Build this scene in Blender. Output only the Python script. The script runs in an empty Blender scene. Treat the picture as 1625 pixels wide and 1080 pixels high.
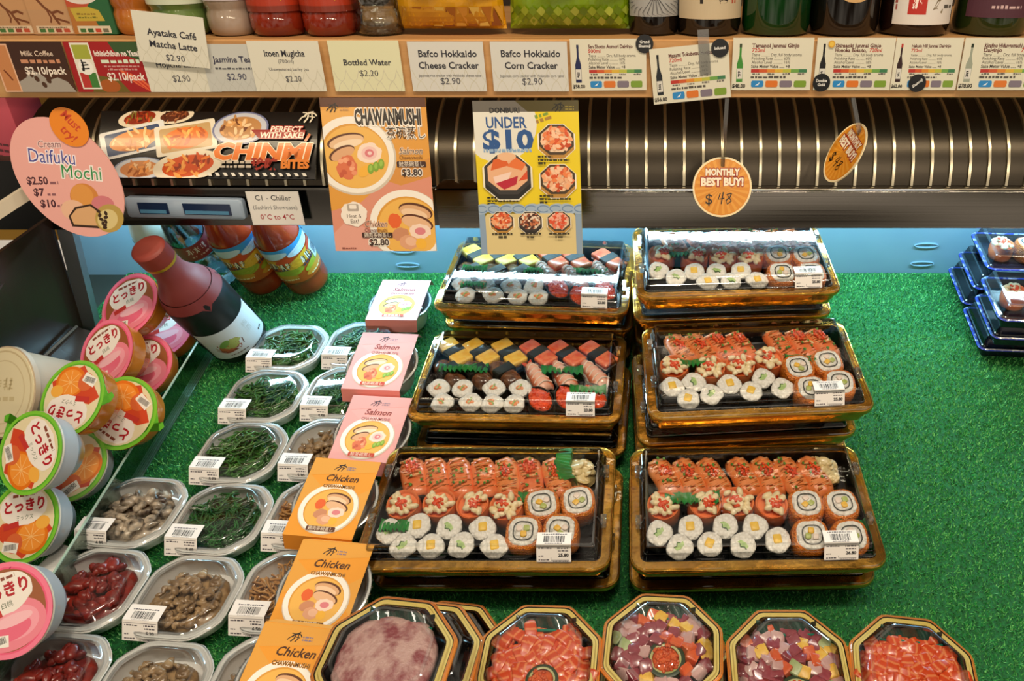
import bpy, math, random
import numpy as np
from mathutils import Vector, Matrix, noise

R = math.radians
C = bpy.context.scene.collection
SC = bpy.context.scene

# ------------------------------------------------------------------ camera, light, exposure
CAM_Z, PITCH, FPX, PX, PY = 0.8355, R(40), 1250.0, 1030.0, 540.0
cam_data = bpy.data.cameras.new('camera')
cam_data.sensor_width = 36.0
cam_data.sensor_fit = 'HORIZONTAL'
cam_data.lens = 36.0 * FPX / 1625.0
cam_data.shift_x = (812.5 - PX) / 1625.0
cam_data.clip_start = 0.02
cam = bpy.data.objects.new('camera', cam_data)
C.objects.link(cam)
cam.location = (0, 0, CAM_Z)
cam.rotation_euler = (R(90) - PITCH, 0, 0)
SC.camera = cam

SC.view_settings.view_transform = 'Standard'
SC.view_settings.look = 'None'
SC.view_settings.gamma = 1.0
SC.view_settings.use_curve_mapping = False
SC.view_settings.exposure = 0.0
SC.cycles.max_bounces = 8
SC.cycles.transparent_max_bounces = 16
SC.cycles.caustics_reflective = False
SC.cycles.caustics_refractive = False
SC.cycles.sample_clamp_indirect = 4.0

world = bpy.data.worlds.new('shop_air')
SC.world = world
world.use_nodes = True
bg = world.node_tree.nodes['Background']
# unseen shop around the counter: noise glow, bright and dim patches added for reflections
_tc = world.node_tree.nodes.new('ShaderNodeTexCoord')
_nz = world.node_tree.nodes.new('ShaderNodeTexNoise')
_nz.inputs['Scale'].default_value = 3.2
_nz.inputs['Detail'].default_value = 2.0
_cr = world.node_tree.nodes.new('ShaderNodeValToRGB')
_cr.color_ramp.elements[0].position, _cr.color_ramp.elements[0].color = 0.40, (0.10, 0.075, 0.05, 1)
_cr.color_ramp.elements[1].position, _cr.color_ramp.elements[1].color = 0.66, (1.5, 1.28, 1.0, 1)
world.node_tree.links.new(_tc.outputs['Generated'], _nz.inputs['Vector'])
world.node_tree.links.new(_nz.outputs['Fac'], _cr.inputs[0])
world.node_tree.links.new(_cr.outputs[0], bg.inputs[0])
bg.inputs[1].default_value = 0.5


def area(name, loc, aim, size, power, col, size_y=None, spread=180):
    d = bpy.data.lights.new(name, 'AREA')
    d.energy, d.color, d.size, d.spread = power, col, size, R(spread)
    if size_y:
        d.shape, d.size_y = 'RECTANGLE', size_y
    o = bpy.data.objects.new(name, d)
    C.objects.link(o)
    o.location = loc
    o.rotation_euler = (Vector(aim) - Vector(loc)).to_track_quat('-Z', 'Y').to_euler()
    return o


WARM, COOL = (1.0, 0.83, 0.62), (0.45, 0.82, 1.0)
# ceiling lamps of the shop in front of the counter
for k, x in enumerate((-0.9, 0.05, 0.95)):
    area('ceiling_lamp', (x, 0.38, 2.3), (x * 0.35, 0.70, 0.1), 0.16, 10.5, WARM)
# lamps of the aisle behind the viewer
for x in (-1.35, -0.1, 0.52, 1.02, 1.4, 2.0):
    area('aisle_lamp', (x, -1.6, 1.75), (x * 0.3, 0.8, 0.2), 0.10, 4.0, (1.0, 0.84, 0.6))
area('ceiling_lamp', (0.25, 0.35, 2.5), (0.2, 0.7, 0.1), 0.5, 12, (1.0, 0.9, 0.76))
# cool strip under the steel lip, lighting the back of the chiller
area('chiller_lamp', (0.0, 1.125, 0.264), (0.0, 1.04, 0.0), 2.0, 12.0, COOL, 0.02)
# warm strip under the wooden shelf, lighting the louvres
area('under_shelf_lamp', (0.0, 0.965, 0.425), (0.0, 1.03, 0.33), 2.6, 1.3, (1.0, 0.82, 0.55), 0.012)

# ------------------------------------------------------------------ pixels to points
FWD = Vector((0, math.cos(PITCH), -math.sin(PITCH)))
UPV = Vector((0, math.sin(PITCH), math.cos(PITCH)))
EYE = Vector((0, 0, CAM_Z))


def ray(px, py):
    return FWD + Vector((1, 0, 0)) * ((px - PX) / FPX) + UPV * ((PY - py) / FPX)


def hit(px, py, p, n):
    d = ray(px, py)
    t = (Vector(p) - EYE).dot(Vector(n)) / d.dot(Vector(n))
    return EYE + d * t


def atz(px, py, z=0.0):
    return hit(px, py, (0, 0, z), (0, 0, 1))


def aty(px, py, y):
    return hit(px, py, (0, y, 0), (0, 1, 0))


def at_dist(px, py, p0, dist, far=False):
    """the point on the pixel's ray at DIST from p0"""
    d = ray(px, py).normalized()
    b = d.dot(EYE - p0)
    c = (EYE - p0).length_squared - dist * dist
    disc = max(0.0, b * b - c)
    t = -b + (math.sqrt(disc) if far else -math.sqrt(disc))
    return EYE + d * t


# ------------------------------------------------------------------ colours and materials
def lin(c):
    return c / 12.92 if c <= 0.04045 else ((c + 0.055) / 1.055) ** 2.4


def hx(s):
    s = s.lstrip('#')
    return tuple(lin(int(s[i:i + 2], 16) / 255.0) for i in (0, 2, 4)) + (1.0,)


MATS = {}


def mat(name, col='808080', rough=0.5, metal=0.0, noise_col=None, nscale=40.0, bump=0.0, bscale=200.0,
        spec=0.5, trans=0.0, sss=0.0, kind='noise', detail=3.0, stretch=None, coat=0.0, emit=0.0, lo=0.35, hi=0.65, aniso=0.0, bdist=0.002):
    if name in MATS:
        return MATS[name]
    m = bpy.data.materials.new(name)
    m.use_nodes = True
    nt = m.node_tree
    b = nt.nodes['Principled BSDF']
    b.inputs['Base Color'].default_value = hx(col)
    b.inputs['Roughness'].default_value = rough
    b.inputs['Metallic'].default_value = metal
    b.inputs['Specular IOR Level'].default_value = spec
    b.inputs['Transmission Weight'].default_value = trans
    b.inputs['Coat Weight'].default_value = coat
    b.inputs['Coat Roughness'].default_value = 0.08
    if sss:
        b.inputs['Subsurface Weight'].default_value = sss
        b.inputs['Subsurface Radius'].default_value = (0.004, 0.002, 0.001)
        b.inputs['Subsurface Scale'].default_value = 1.0
    if emit:
        b.inputs['Emission Color'].default_value = hx(col)
        b.inputs['Emission Strength'].default_value = emit
    if aniso:
        b.inputs['Anisotropic'].default_value = aniso
        tg = nt.nodes.new('ShaderNodeTangent')
        tg.direction_type, tg.axis = 'RADIAL', 'Z'
        nt.links.new(tg.outputs[0], b.inputs['Tangent'])
        b.inputs['Anisotropic Rotation'].default_value = 0.25
    tc = nt.nodes.new('ShaderNodeTexCoord')
    vec = tc.outputs['Object']
    if stretch:
        mp = nt.nodes.new('ShaderNodeMapping')
        mp.inputs['Scale'].default_value = stretch
        nt.links.new(vec, mp.inputs[0])
        vec = mp.outputs[0]

    def tex(scale):
        if kind == 'voronoi':
            t = nt.nodes.new('ShaderNodeTexVoronoi')
            t.inputs['Scale'].default_value = scale
            nt.links.new(vec, t.inputs['Vector'])
            return t.outputs['Distance']
        if kind == 'wave':
            t = nt.nodes.new('ShaderNodeTexWave')
            t.inputs['Scale'].default_value = scale
            t.inputs['Distortion'].default_value = 3.0
            t.inputs['Detail'].default_value = 1.0
            nt.links.new(vec, t.inputs['Vector'])
            return t.outputs['Fac']
        t = nt.nodes.new('ShaderNodeTexNoise')
        t.inputs['Scale'].default_value = scale
        t.inputs['Detail'].default_value = detail
        nt.links.new(vec, t.inputs['Vector'])
        return t.outputs['Fac']
    if noise_col:
        cr = nt.nodes.new('ShaderNodeValToRGB')
        cr.color_ramp.elements[0].color = hx(col)
        cr.color_ramp.elements[1].color = hx(noise_col)
        cr.color_ramp.elements[0].position = lo
        cr.color_ramp.elements[1].position = hi
        nt.links.new(tex(nscale), cr.inputs[0])
        nt.links.new(cr.outputs[0], b.inputs['Base Color'])
    if bump:
        bp = nt.nodes.new('ShaderNodeBump')
        bp.inputs['Strength'].default_value = bump
        bp.inputs['Distance'].default_value = bdist
        nt.links.new(tex(bscale), bp.inputs['Height'])
        nt.links.new(bp.outputs[0], b.inputs['Normal'])
    MATS[name] = m
    return m


def clear(name, tint='ffffff', rough=0.06, base=0.03, ior=1.45, gain=1.0, gcol='ffffff', wob=0.0):
    """thin clear plastic: see-through with a sheen"""
    if name in MATS:
        return MATS[name]
    m = bpy.data.materials.new(name)
    m.use_nodes = True
    nt = m.node_tree
    nt.nodes.remove(nt.nodes['Principled BSDF'])
    out = nt.nodes['Material Output']
    tr = nt.nodes.new('ShaderNodeBsdfTransparent')
    tr.inputs[0].default_value = hx(tint)
    gl = nt.nodes.new('ShaderNodeBsdfGlossy')
    gl.inputs['Color'].default_value = hx(gcol)
    gl.inputs['Roughness'].default_value = rough
    fr = nt.nodes.new('ShaderNodeFresnel')
    fr.inputs[0].default_value = ior
    ma = nt.nodes.new('ShaderNodeMath')
    ma.operation = 'MULTIPLY_ADD'
    ma.inputs[1].default_value = gain
    ma.inputs[2].default_value = base
    ma.use_clamp = True
    mx = nt.nodes.new('ShaderNodeMixShader')
    nt.links.new(fr.outputs[0], ma.inputs[0])
    nt.links.new(ma.outputs[0], mx.inputs[0])
    nt.links.new(tr.outputs[0], mx.inputs[1])
    nt.links.new(gl.outputs[0], mx.inputs[2])
    nt.links.new(mx.outputs[0], out.inputs[0])
    if wob:
        tc = nt.nodes.new('ShaderNodeTexCoord')
        t = nt.nodes.new('ShaderNodeTexNoise')
        t.inputs['Scale'].default_value = 45.0
        t.inputs['Detail'].default_value = 2.0
        bp = nt.nodes.new('ShaderNodeBump')
        bp.inputs['Strength'].default_value = wob
        bp.inputs['Distance'].default_value = 0.004
        nt.links.new(tc.outputs['Object'], t.inputs['Vector'])
        nt.links.new(t.outputs['Fac'], bp.inputs['Height'])
        nt.links.new(bp.outputs[0], gl.inputs['Normal'])
    MATS[name] = m
    return m


def print_mat(name, rough, coat=0.0):
    """ink on paper: colour comes from the mesh's colour attribute"""
    if name in MATS:
        return MATS[name]
    m = bpy.data.materials.new(name)
    m.use_nodes = True
    nt = m.node_tree
    b = nt.nodes['Principled BSDF']
    a = nt.nodes.new('ShaderNodeVertexColor')
    a.layer_name = 'Ink'
    nt.links.new(a.outputs[0], b.inputs['Base Color'])
    b.inputs['Roughness'].default_value = rough
    b.inputs['Coat Weight'].default_value = coat
    MATS[name] = m
    return m


# ------------------------------------------------------------------ things, parts, meshes
def tag(o, label, cat, group=None, kind=None):
    o['label'] = label
    o['category'] = cat
    if group:
        o['group'] = group
    if kind:
        o['kind'] = kind
    return o


def thing(name, label, cat, group=None, M=None, kind=None):
    o = bpy.data.objects.new(name, None)
    C.objects.link(o)
    o.empty_display_size = 0.02
    tag(o, label, cat, group, kind)
    if M is not None:
        o.matrix_world = M
    return o


def link(name, me, parent=None, M=None):
    o = bpy.data.objects.new(name, me)
    C.objects.link(o)
    if parent is not None:
        o.parent = parent
    if M is not None:
        o.matrix_local = M
    return o


class MB:
    """collects verts and faces of one mesh"""

    def __init__(s):
        s.v, s.f, s.m = [], [], []

    def add(s, vs, fs, m=0, T=None):
        n = len(s.v)
        s.v.extend((T @ Vector(p)) if T is not None else Vector(p) for p in vs)
        s.f.extend(tuple(i + n for i in f) for f in fs)
        s.m.extend([m] * len(fs))
        return s

    def loft(s, rings, m=0, cap0=False, cap1=False, ms=None, T=None):
        n = len(rings[0])
        vs = [p for r in rings for p in r]
        fs, mm = [], []
        for k in range(len(rings) - 1):
            for i in range(n):
                j = (i + 1) % n
                fs.append((k * n + i, k * n + j, (k + 1) * n + j, (k + 1) * n + i))
                mm.append(ms[k] if ms else m)
        if cap0:
            fs.append(tuple(range(n - 1, -1, -1)))
            mm.append(ms[0] if ms else m)
        if cap1:
            o = (len(rings) - 1) * n
            fs.append(tuple(o + i for i in range(n)))
            mm.append(ms[-1] if ms else m)
        base = len(s.m)
        s.add(vs, fs, 0, T)
        s.m[base:] = mm
        return s

    def box(s, x0, x1, y0, y1, z0, z1, m=0, T=None, bev=0.0):
        if bev > 0:
            b = bev
            cx, cy, w, d = (x0 + x1) / 2, (y0 + y1) / 2, x1 - x0, y1 - y0
            rr = lambda i, z: [(cx + p[0], cy + p[1], z) for p in rrect(w - 2 * i, d - 2 * i, b, 2)]
            return s.loft([rr(b * 0.6, z0), rr(0, z0 + b * 0.6), rr(0, z1 - b * 0.6), rr(b * 0.6, z1)], m, True, True, T=T)
        vs = [(x, y, z) for z in (z0, z1) for y in (y0, y1) for x in (x0, x1)]
        return s.add(vs, [(0, 2, 3, 1), (4, 5, 7, 6), (0, 1, 5, 4), (2, 6, 7, 3), (0, 4, 6, 2), (1, 3, 7, 5)], m, T)

    def tube(s, pts, r, n=6, m=0, caps=True, T=None):
        pts = [Vector(p) for p in pts]
        rings = []
        rr = r if isinstance(r, (list, tuple)) else [r] * len(pts)
        a = None
        for i, p in enumerate(pts):
            t = (pts[min(i + 1, len(pts) - 1)] - pts[max(i - 1, 0)]).normalized()
            if a is None:
                a = t.orthogonal().normalized()
            else:
                a = (a - t * a.dot(t))
                a = a.normalized() if a.length > 1e-6 else t.orthogonal().normalized()
            b = t.cross(a)
            rings.append([p + (a * math.cos(k * 2 * math.pi / n) + b * math.sin(k * 2 * math.pi / n)) * rr[i] for k in range(n)])
        return s.loft(rings, m, caps, caps, T=T)

    def blob(s, rx, ry, rz, c=(0, 0, 0), amp=0.0, freq=60.0, seed=0, nu=16, nv=9, e=1.0, m=0, T=None, cut=None):
        """a lumpy (super)ellipsoid; e < 1 makes it boxier; cut flattens it below z=cut"""
        rings = []
        off = Vector((seed * 7.13, seed * 3.7, seed * 1.9))
        sg = lambda x: math.copysign(abs(x) ** e, x)
        for k in range(1, nv):
            ph = -math.pi / 2 + math.pi * k / nv
            ring = []
            for i in range(nu):
                th = 2 * math.pi * i / nu
                d = Vector((sg(math.cos(ph)) * sg(math.cos(th)) * rx, sg(math.cos(ph)) * sg(math.sin(th)) * ry, sg(math.sin(ph)) * rz))
                if amp:
                    d += d.normalized() * (noise.noise(d * freq + off) * amp)
                if cut is not None and d.z < cut:
                    d.z = cut
                ring.append(d + Vector(c))
            rings.append(ring)
        lo, hi = -rz, rz
        if cut is not None:
            lo = max(lo, cut)
        n = len(s.v)
        s.loft(rings, m, T=T)
        b = Vector(c) + Vector((0, 0, lo))
        t = Vector(c) + Vector((0, 0, hi))
        k = len(s.v)
        s.v.extend([(T @ b) if T is not None else b, (T @ t) if T is not None else t])
        for i in range(nu):
            j = (i + 1) % nu
            s.f.append((k, n + j, n + i))
            s.f.append((k + 1, n + (nv - 2) * nu + i, n + (nv - 2) * nu + j))
            s.m += [m, m]
        return s

    def mesh(s, name, mats, smooth=40):
        me = bpy.data.meshes.new(name)
        me.from_pydata([tuple(p) for p in s.v], [], s.f)
        for x in (mats if isinstance(mats, (list, tuple)) else [mats]):
            me.materials.append(x)
        me.polygons.foreach_set('material_index', s.m)
        if smooth:
            me.polygons.foreach_set('use_smooth', [True] * len(s.f))
            me.set_sharp_from_angle(angle=R(smooth))
        me.update()
        return me

    def build(s, name, mats, parent=None, M=None, smooth=40):
        return link(name, s.mesh(name, mats, smooth), parent, M)


def rrect(w, d, r, n=4):
    r = max(min(r, w / 2 - 1e-5, d / 2 - 1e-5), 1e-5)
    out = []
    for cx, cy, a0 in ((w / 2 - r, d / 2 - r, 0), (-w / 2 + r, d / 2 - r, 90), (-w / 2 + r, -d / 2 + r, 180), (w / 2 - r, -d / 2 + r, 270)):
        for k in range(n + 1):
            a = R(a0 + 90 * k / n)
            out.append((cx + r * math.cos(a), cy + r * math.sin(a)))
    return out


def chamf(w, d, c, b=0.15):
    """rectangle with four cut corners, each of the eight corners softened"""
    w2, d2 = w / 2, d / 2
    P = [(w2, -d2 + c), (w2, d2 - c), (w2 - c, d2), (-w2 + c, d2), (-w2, d2 - c), (-w2, -d2 + c), (-w2 + c, -d2), (w2 - c, -d2)]
    out = []
    for i in range(8):
        p, a, q = Vector(P[i - 1]), Vector(P[i]), Vector(P[(i + 1) % 8])
        k = b * min((a - p).length, (q - a).length)
        u, v = a + (p - a).normalized() * k, a + (q - a).normalized() * k
        out += [tuple(u), tuple((u + v) * 0.25 + a * 0.5), tuple(v)]
    return out


def circ(r, n=32):
    return [(r * math.cos(2 * math.pi * i / n), r * math.sin(2 * math.pi * i / n)) for i in range(n)]


def lathe(mb, prof, n=32, m=0, ms=None, cap0=True, cap1=True, T=None):
    return mb.loft([[(x, y, z) for x, y in circ(max(r, 1e-4), n)] for r, z in prof], m, cap0, cap1, ms, T)


def frame(o, x, y=None, z=None):
    """matrix with origin o, x axis x, z axis z (orthogonalised)"""
    x = Vector(x).normalized()
    if z is None:
        y = Vector(y)
        y = (y - x * y.dot(x)).normalized()
        z = x.cross(y)
    else:
        z = Vector(z)
        z = (z - x * z.dot(x)).normalized()
        y = z.cross(x)
    M = Matrix((x, y, z)).transposed().to_4x4()
    M.translation = Vector(o)
    return M


def axis_frame(p, d, roll=0.0):
    """local z along d, from p"""
    d = Vector(d).normalized()
    x = Vector((1, 0, 0))
    x = (x - d * x.dot(d)).normalized()
    M = frame(p, x, z=d)
    return M @ Matrix.Rotation(roll, 4, 'Z')


def TR(x=0, y=0, z=0, rz=0, rx=0, ry=0, s=1.0):
    return Matrix.Translation((x, y, z)) @ Matrix.Rotation(rz, 4, 'Z') @ Matrix.Rotation(rx, 4, 'X') @ Matrix.Rotation(ry, 4, 'Y') @ Matrix.Scale(s, 4)


# ------------------------------------------------------------------ printing: flat shapes with ink colours
GLYPHS = {}


def glyphs(s, bold):
    k = (s, bold)
    if k not in GLYPHS:
        c = bpy.data.curves.new('t', 'FONT')
        c.body, c.size, c.offset, c.resolution_u = s, 1.0, bold, 2
        o = bpy.data.objects.new('t', c)
        me = bpy.data.meshes.new_from_object(o)
        v = [(p.co.x, p.co.y) for p in me.vertices]
        f = [tuple(p.vertices) for p in me.polygons]
        GLYPHS[k] = (v, f)
        bpy.data.objects.remove(o)
        bpy.data.curves.remove(c)
        bpy.data.meshes.remove(me)
    return GLYPHS[k]


class Ink:
    """a drawing in its own units; each call lies a hair above the last"""

    def __init__(s, w, h, base='ffffff', sub=None):
        s.w, s.h, s.items, s.sub = w, h, [], sub
        s.base = base
        s.z = 0

    def put(s, v, f, col):
        s.items.append((v, f, col, s.z))
        s.z += 1
        return s

    def poly(s, pts, col):
        return s.put(list(pts), [tuple(range(len(pts)))], col)

    def rect(s, x, y, w, h, col, rot=0, r=0):
        if s.sub:
            nx, ny = max(1, int(w / s.sub)), max(1, int(h / s.sub))
            v = [(x + w * i / nx, y + h * j / ny) for j in range(ny + 1) for i in range(nx + 1)]
            f = [(j * (nx + 1) + i, j * (nx + 1) + i + 1, (j + 1) * (nx + 1) + i + 1, (j + 1) * (nx + 1) + i) for j in range(ny) for i in range(nx)]
            return s.put(v, f, col)
        if r:
            p = [(x + w / 2 + a, y + h / 2 + b) for a, b in rrect(w, h, r, 4)]
        else:
            p = [(x, y), (x + w, y), (x + w, y + h), (x, y + h)]
        if rot:
            c, k = math.cos(R(rot)), math.sin(R(rot))
            cx, cy = x + w / 2, y + h / 2
            p = [(cx + (a - cx) * c - (b - cy) * k, cy + (a - cx) * k + (b - cy) * c) for a, b in p]
        return s.poly(p, col)

    def ell(s, cx, cy, rx, ry, col, rot=0, n=28, wob=0.0, seed=0):
        c, k = math.cos(R(rot)), math.sin(R(rot))
        rnd = random.Random(seed)
        v = [(cx, cy)]
        rings = 3 if s.sub else 1
        for q in range(rings):
            for i in range(n):
                a = 2 * math.pi * i / n
                g = (q + 1) / rings * (1 + (rnd.uniform(-wob, wob) if wob else 0))
                x, y = rx * math.cos(a) * g, ry * math.sin(a) * g
                v.append((cx + x * c - y * k, cy + x * k + y * c))
        f = [(0, 1 + i, 1 + (i + 1) % n) for i in range(n)]
        for q in range(rings - 1):
            o = 1 + q * n
            f += [(o + i, o + n + i, o + n + (i + 1) % n, o + (i + 1) % n) for i in range(n)]
        return s.put(v, f, col)

    def ring(s, cx, cy, rx, ry, t, col, rot=0, n=32):
        c, k = math.cos(R(rot)), math.sin(R(rot))
        v = []
        for g in (0, 1):
            for i in range(n):
                a = 2 * math.pi * i / n
                x, y = (rx - t * g) * math.cos(a), (ry - t * g) * math.sin(a)
                v.append((cx + x * c - y * k, cy + x * k + y * c))
        return s.put(v, [(i, (i + 1) % n, n + (i + 1) % n, n + i) for i in range(n)], col)

    def line(s, pts, t, col):
        pts = [Vector(p) for p in pts]
        v = []
        for i, p in enumerate(pts):
            d = (pts[min(i + 1, len(pts) - 1)] - pts[max(i - 1, 0)])
            d = d.normalized() if d.length > 0 else Vector((1, 0))
            q = Vector((-d.y, d.x)) * t / 2
            v += [tuple(p + q), tuple(p - q)]
        return s.put(v, [(2 * i, 2 * i + 1, 2 * i + 3, 2 * i + 2) for i in range(len(pts) - 1)], col)

    def text(s, t, x, y, h, col, w=None, bold=0.0, shear=0.0, align='c', rot=0, halo=None, hw=0.07, maxw=None):
        """h: height of a capital; w: width to fit"""
        v0, f = glyphs(t, 0.0)
        if not v0:
            return s
        x0, x1 = min(p[0] for p in v0), max(p[0] for p in v0)
        sy = h / 0.7
        sx = (w / (x1 - x0)) if w else sy
        if maxw and (x1 - x0) * sx > maxw:
            sx = maxw / (x1 - x0)
        dx = {'c': -(x0 + x1) / 2, 'l': -x0, 'r': -x1}[align]
        c, k = math.cos(R(rot)), math.sin(R(rot))
        for b, cl in (((bold + hw, halo),) if halo else ()) + ((bold, col),):
            v, f = glyphs(t, b)
            P = []
            for a, q in v:
                u, w_ = (a + dx) * sx + shear * q * sy, q * sy
                P.append((x + u * c - w_ * k, y + u * k + w_ * c))
            s.put(P, f, cl)
        return s

    def smear(s, x, y, w, h, col, seed=0, rot=0):
        """a line of print too small to read: a row of short dashes"""
        rnd = random.Random(seed * 31 + int(x * 7 + y * 13))
        c, k = math.cos(R(rot)), math.sin(R(rot))
        v, f, u = [], [], 0.0
        while u < w:
            L = min(rnd.uniform(0.6, 2.2) * h, w - u)
            n = len(v)
            hh = h * rnd.uniform(0.65, 1.0)
            for a, b in ((u, 0), (u + L, 0), (u + L, hh), (u, hh)):
                v.append((x + a * c - b * k, y + a * k + b * c))
            f.append((n, n + 1, n + 2, n + 3))
            u += L + h * 0.45
        return s.put(v, f, col)

    def scrawl(s, x, y, w, h, col, seed=0, n=1, t=None):
        """brushed characters too blurred to read: crossing strokes"""
        rnd = random.Random(seed * 17 + 3)
        t = t or h * .12
        z0 = s.z
        for k in range(n):
            ox = x + w * k / n
            q = w / n * .86
            for j in range(3):
                yy = y + h * (.2 + .3 * j) + rnd.uniform(-.06, .06) * h
                s.line([(ox + q * rnd.uniform(0, .2), yy), (ox + q * rnd.uniform(.75, 1), yy + h * rnd.uniform(-.05, .12))], t, col)
            for j in range(2):
                xx = ox + q * rnd.uniform(.2, .8)
                s.line([(xx, y + h), (xx - q * rnd.uniform(-.15, .2), y + h * .5), (xx - q * rnd.uniform(-.3, .4), y)], t, col)
        # one ink, one layer
        s.items = [(v, f, c, min(z, z0)) for v, f, c, z in s.items]
        s.z = z0 + 1
        return s

    def bars(s, x, y, w, h, col='111111', seed=0):
        rnd = random.Random(seed)
        v, f, u = [], [], 0.0
        while u < w:
            L = min(rnd.choice((1, 1, 2, 3)) * w / 60, w - u)
            n = len(v)
            v += [(x + u, y), (x + u + L, y), (x + u + L, y + h), (x + u, y + h)]
            f.append((n, n + 1, n + 2, n + 3))
            u += L + rnd.choice((1, 1, 2)) * w / 60
        return s.put(v, f, col)

    def clipbox(s):
        """drops drawing beyond the sheet by clamping to its edge"""
        s.items = [([(min(max(a, 0), s.w), min(max(b, 0), s.h)) for a, b in v], f, c, z) for v, f, c, z in s.items]
        return s

    def mesh(s, name, width, material, thick=0.0004, fn=None, outline=None, eps=1.2e-5, back=None, clip=True):
        """width: real width in metres. Origin at the sheet's lower left corner, or through fn(x, y, z)."""
        if clip:
            s.clipbox()
        k = width / s.w
        V, F, K = [], [], []

        def put(vs, fs, col):
            n = len(V)
            V.extend(vs)
            for f in fs:
                F.append(tuple(i + n for i in f))
                K.append(hx(col))
        if outline is None:
            outline = [(0, 0), (s.w, 0), (s.w, s.h), (0, s.h)]
        o = [(a * k, b * k) for a, b in outline]
        n = len(o)
        if thick and not s.sub:
            put([(a, b, 0) for a, b in o] + [(a, b, -thick) for a, b in o],
                [tuple(range(n)), tuple(range(2 * n - 1, n - 1, -1))] + [(i, n + i, n + (i + 1) % n, (i + 1) % n) for i in range(n)], s.base)
        for v, f, c, z in s.items:
            put([(a * k, b * k, eps * (z + 1)) for a, b in v], f, c)
        if fn:
            V = [tuple(fn(*p)) for p in V]
        me = bpy.data.meshes.new(name)
        me.from_pydata(V, [], F)
        at = me.color_attributes.new('Ink', 'FLOAT_COLOR', 'CORNER')
        buf = np.empty((len(me.loops), 4), dtype=np.float32)
        tot = np.array([len(f) for f in F])
        buf[:] = np.repeat(np.array(K, dtype=np.float32), tot, axis=0)
        at.data.foreach_set('color', buf.ravel())
        me.materials.append(material)
        me.update()
        return me


PAPER = print_mat('printed_paper', 0.65)
GLOSSY = print_mat('laminated_print', 0.28, 0.3)


def card3(bl, br, tl):
    """frame and size of a sheet from three corner points"""
    bl, br, tl = Vector(bl), Vector(br), Vector(tl)
    M = frame(bl, br - bl, tl - bl)
    x = M.to_3x3().col[0]
    y = M.to_3x3().col[1]
    return M, (br - bl).length, (tl - bl).dot(y)

# ------------------------------------------------------------------ the setting
TILT = R(-12)                                   # shelf and hood lean back against the inclined counter
UPT = Vector((0, math.sin(R(12)), math.cos(R(12))))
BKT = Vector((0, math.cos(R(12)), -math.sin(R(12))))

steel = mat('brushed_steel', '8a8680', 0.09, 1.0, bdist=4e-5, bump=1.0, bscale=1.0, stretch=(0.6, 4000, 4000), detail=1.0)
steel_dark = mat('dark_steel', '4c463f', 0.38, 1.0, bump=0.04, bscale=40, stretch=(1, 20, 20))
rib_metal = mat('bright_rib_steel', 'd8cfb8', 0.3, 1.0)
wood = mat('pale_wood', 'b98a55', 0.5, noise_col='a87644', nscale=6, stretch=(1.2, 14, 14), bump=0.05, bscale=30)
wood_edge = mat('pale_wood_edge', 'c99a64', 0.5, noise_col='b98650', nscale=6, stretch=(1.2, 14, 14))
panel_blue = mat('chiller_liner', '80a4b8', 0.35, noise_col='789cb2', nscale=5)
black_pl = mat('black_plastic', '0c0c0d', 0.25)
dark_glass = mat('room_reflection_glass', '3c2c22', 0.22, noise_col='2a1f1a', nscale=4, spec=0.35)  # dark room reflected in the side glass, painted in as brown
white_pl = mat('white_plastic', 'e6e6e4', 0.35, bump=0.05, bscale=90)
grey_pl = mat('grey_plastic', '9aa0a6', 0.35)

# floor of the chiller: a board, with the turf lying on it
mb = MB().box(-1.35, 1.05, 0.1, 1.215, -0.05, -0.012)
floor = mb.build('floor', mat('deck_board', '20261f', 0.7, noise_col='2a3028', nscale=10))
floor['kind'] = 'structure'

wb = MB()
wb.box(-1.05, 1.05, 1.2, 1.215, -0.012, 0.30)
for cx, cy in ((1470, 389), (1463, 418), (647, 420), (1560, 400), (640, 397)):
    p = aty(cx, cy, 1.2)
    wb.tube([(p.x + 0.021 * math.cos(a), 1.199, p.z + 0.0045 * math.sin(a)) for a in [2 * math.pi * i / 16 for i in range(17)]], 0.0014, 5, caps=False)
w = wb.build('wall_back', panel_blue)
w['kind'] = 'structure'

# room behind and beside the shelf
mb = MB().box(-1.9, 1.4, 1.62, 1.66, 0.0, 1.3)
w = mb.build('wall_rear', mat('dim_wall', '4a3a28', 0.8, noise_col='3c2f20', nscale=5))
w['kind'] = 'structure'
mb = MB().box(-1.95, -0.95, 1.30, 1.32, 0.0, 0.44)
w = mb.build('wall_side', mat('ochre_wall', 'b8862a', 0.7, noise_col='a87822', nscale=4))
w['kind'] = 'structure'

# turf
turf_m = mat('turf_green', '0a5224', 0.8, noise_col='106a30', nscale=260, bump=0.8, bscale=420, lo=0.4, hi=0.6)  # backing darkened: shade between the blades put into its green
blade_m = mat('turf_blade', '229440', 0.5, noise_col='80d078', nscale=330, lo=0.42, hi=0.66, detail=1.0)
t = thing('turf_mat', 'green artificial turf mat lining the whole floor of the chiller', 'turf', M=TR(0, 0, 0))
MB().box(-0.965, 1.04, 0.12, 1.198, -0.012, -0.0067).build('backing', turf_m, t)
rng = np.random.default_rng(4)
NB = 330000
bx_ = rng.uniform(-1.3, 1.03, NB)
by_ = rng.uniform(0.14, 1.195, NB)
keep = (bx_ > -0.96) & (np.abs(bx_ + 0.03) < 0.25 + 0.86 * (0.3 + by_ * 0.75))
bx_, by_ = bx_[keep], by_[keep]
NB = len(bx_)
an = rng.uniform(0, 2 * math.pi, NB)
wd = rng.uniform(0.0006, 0.0011, NB)
ht = rng.uniform(0.003, 0.0065, NB)
le = rng.uniform(0.001, 0.005, NB)
l2 = rng.uniform(0, 2 * math.pi, NB)
ht = np.minimum(ht, 0.0063)
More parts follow.
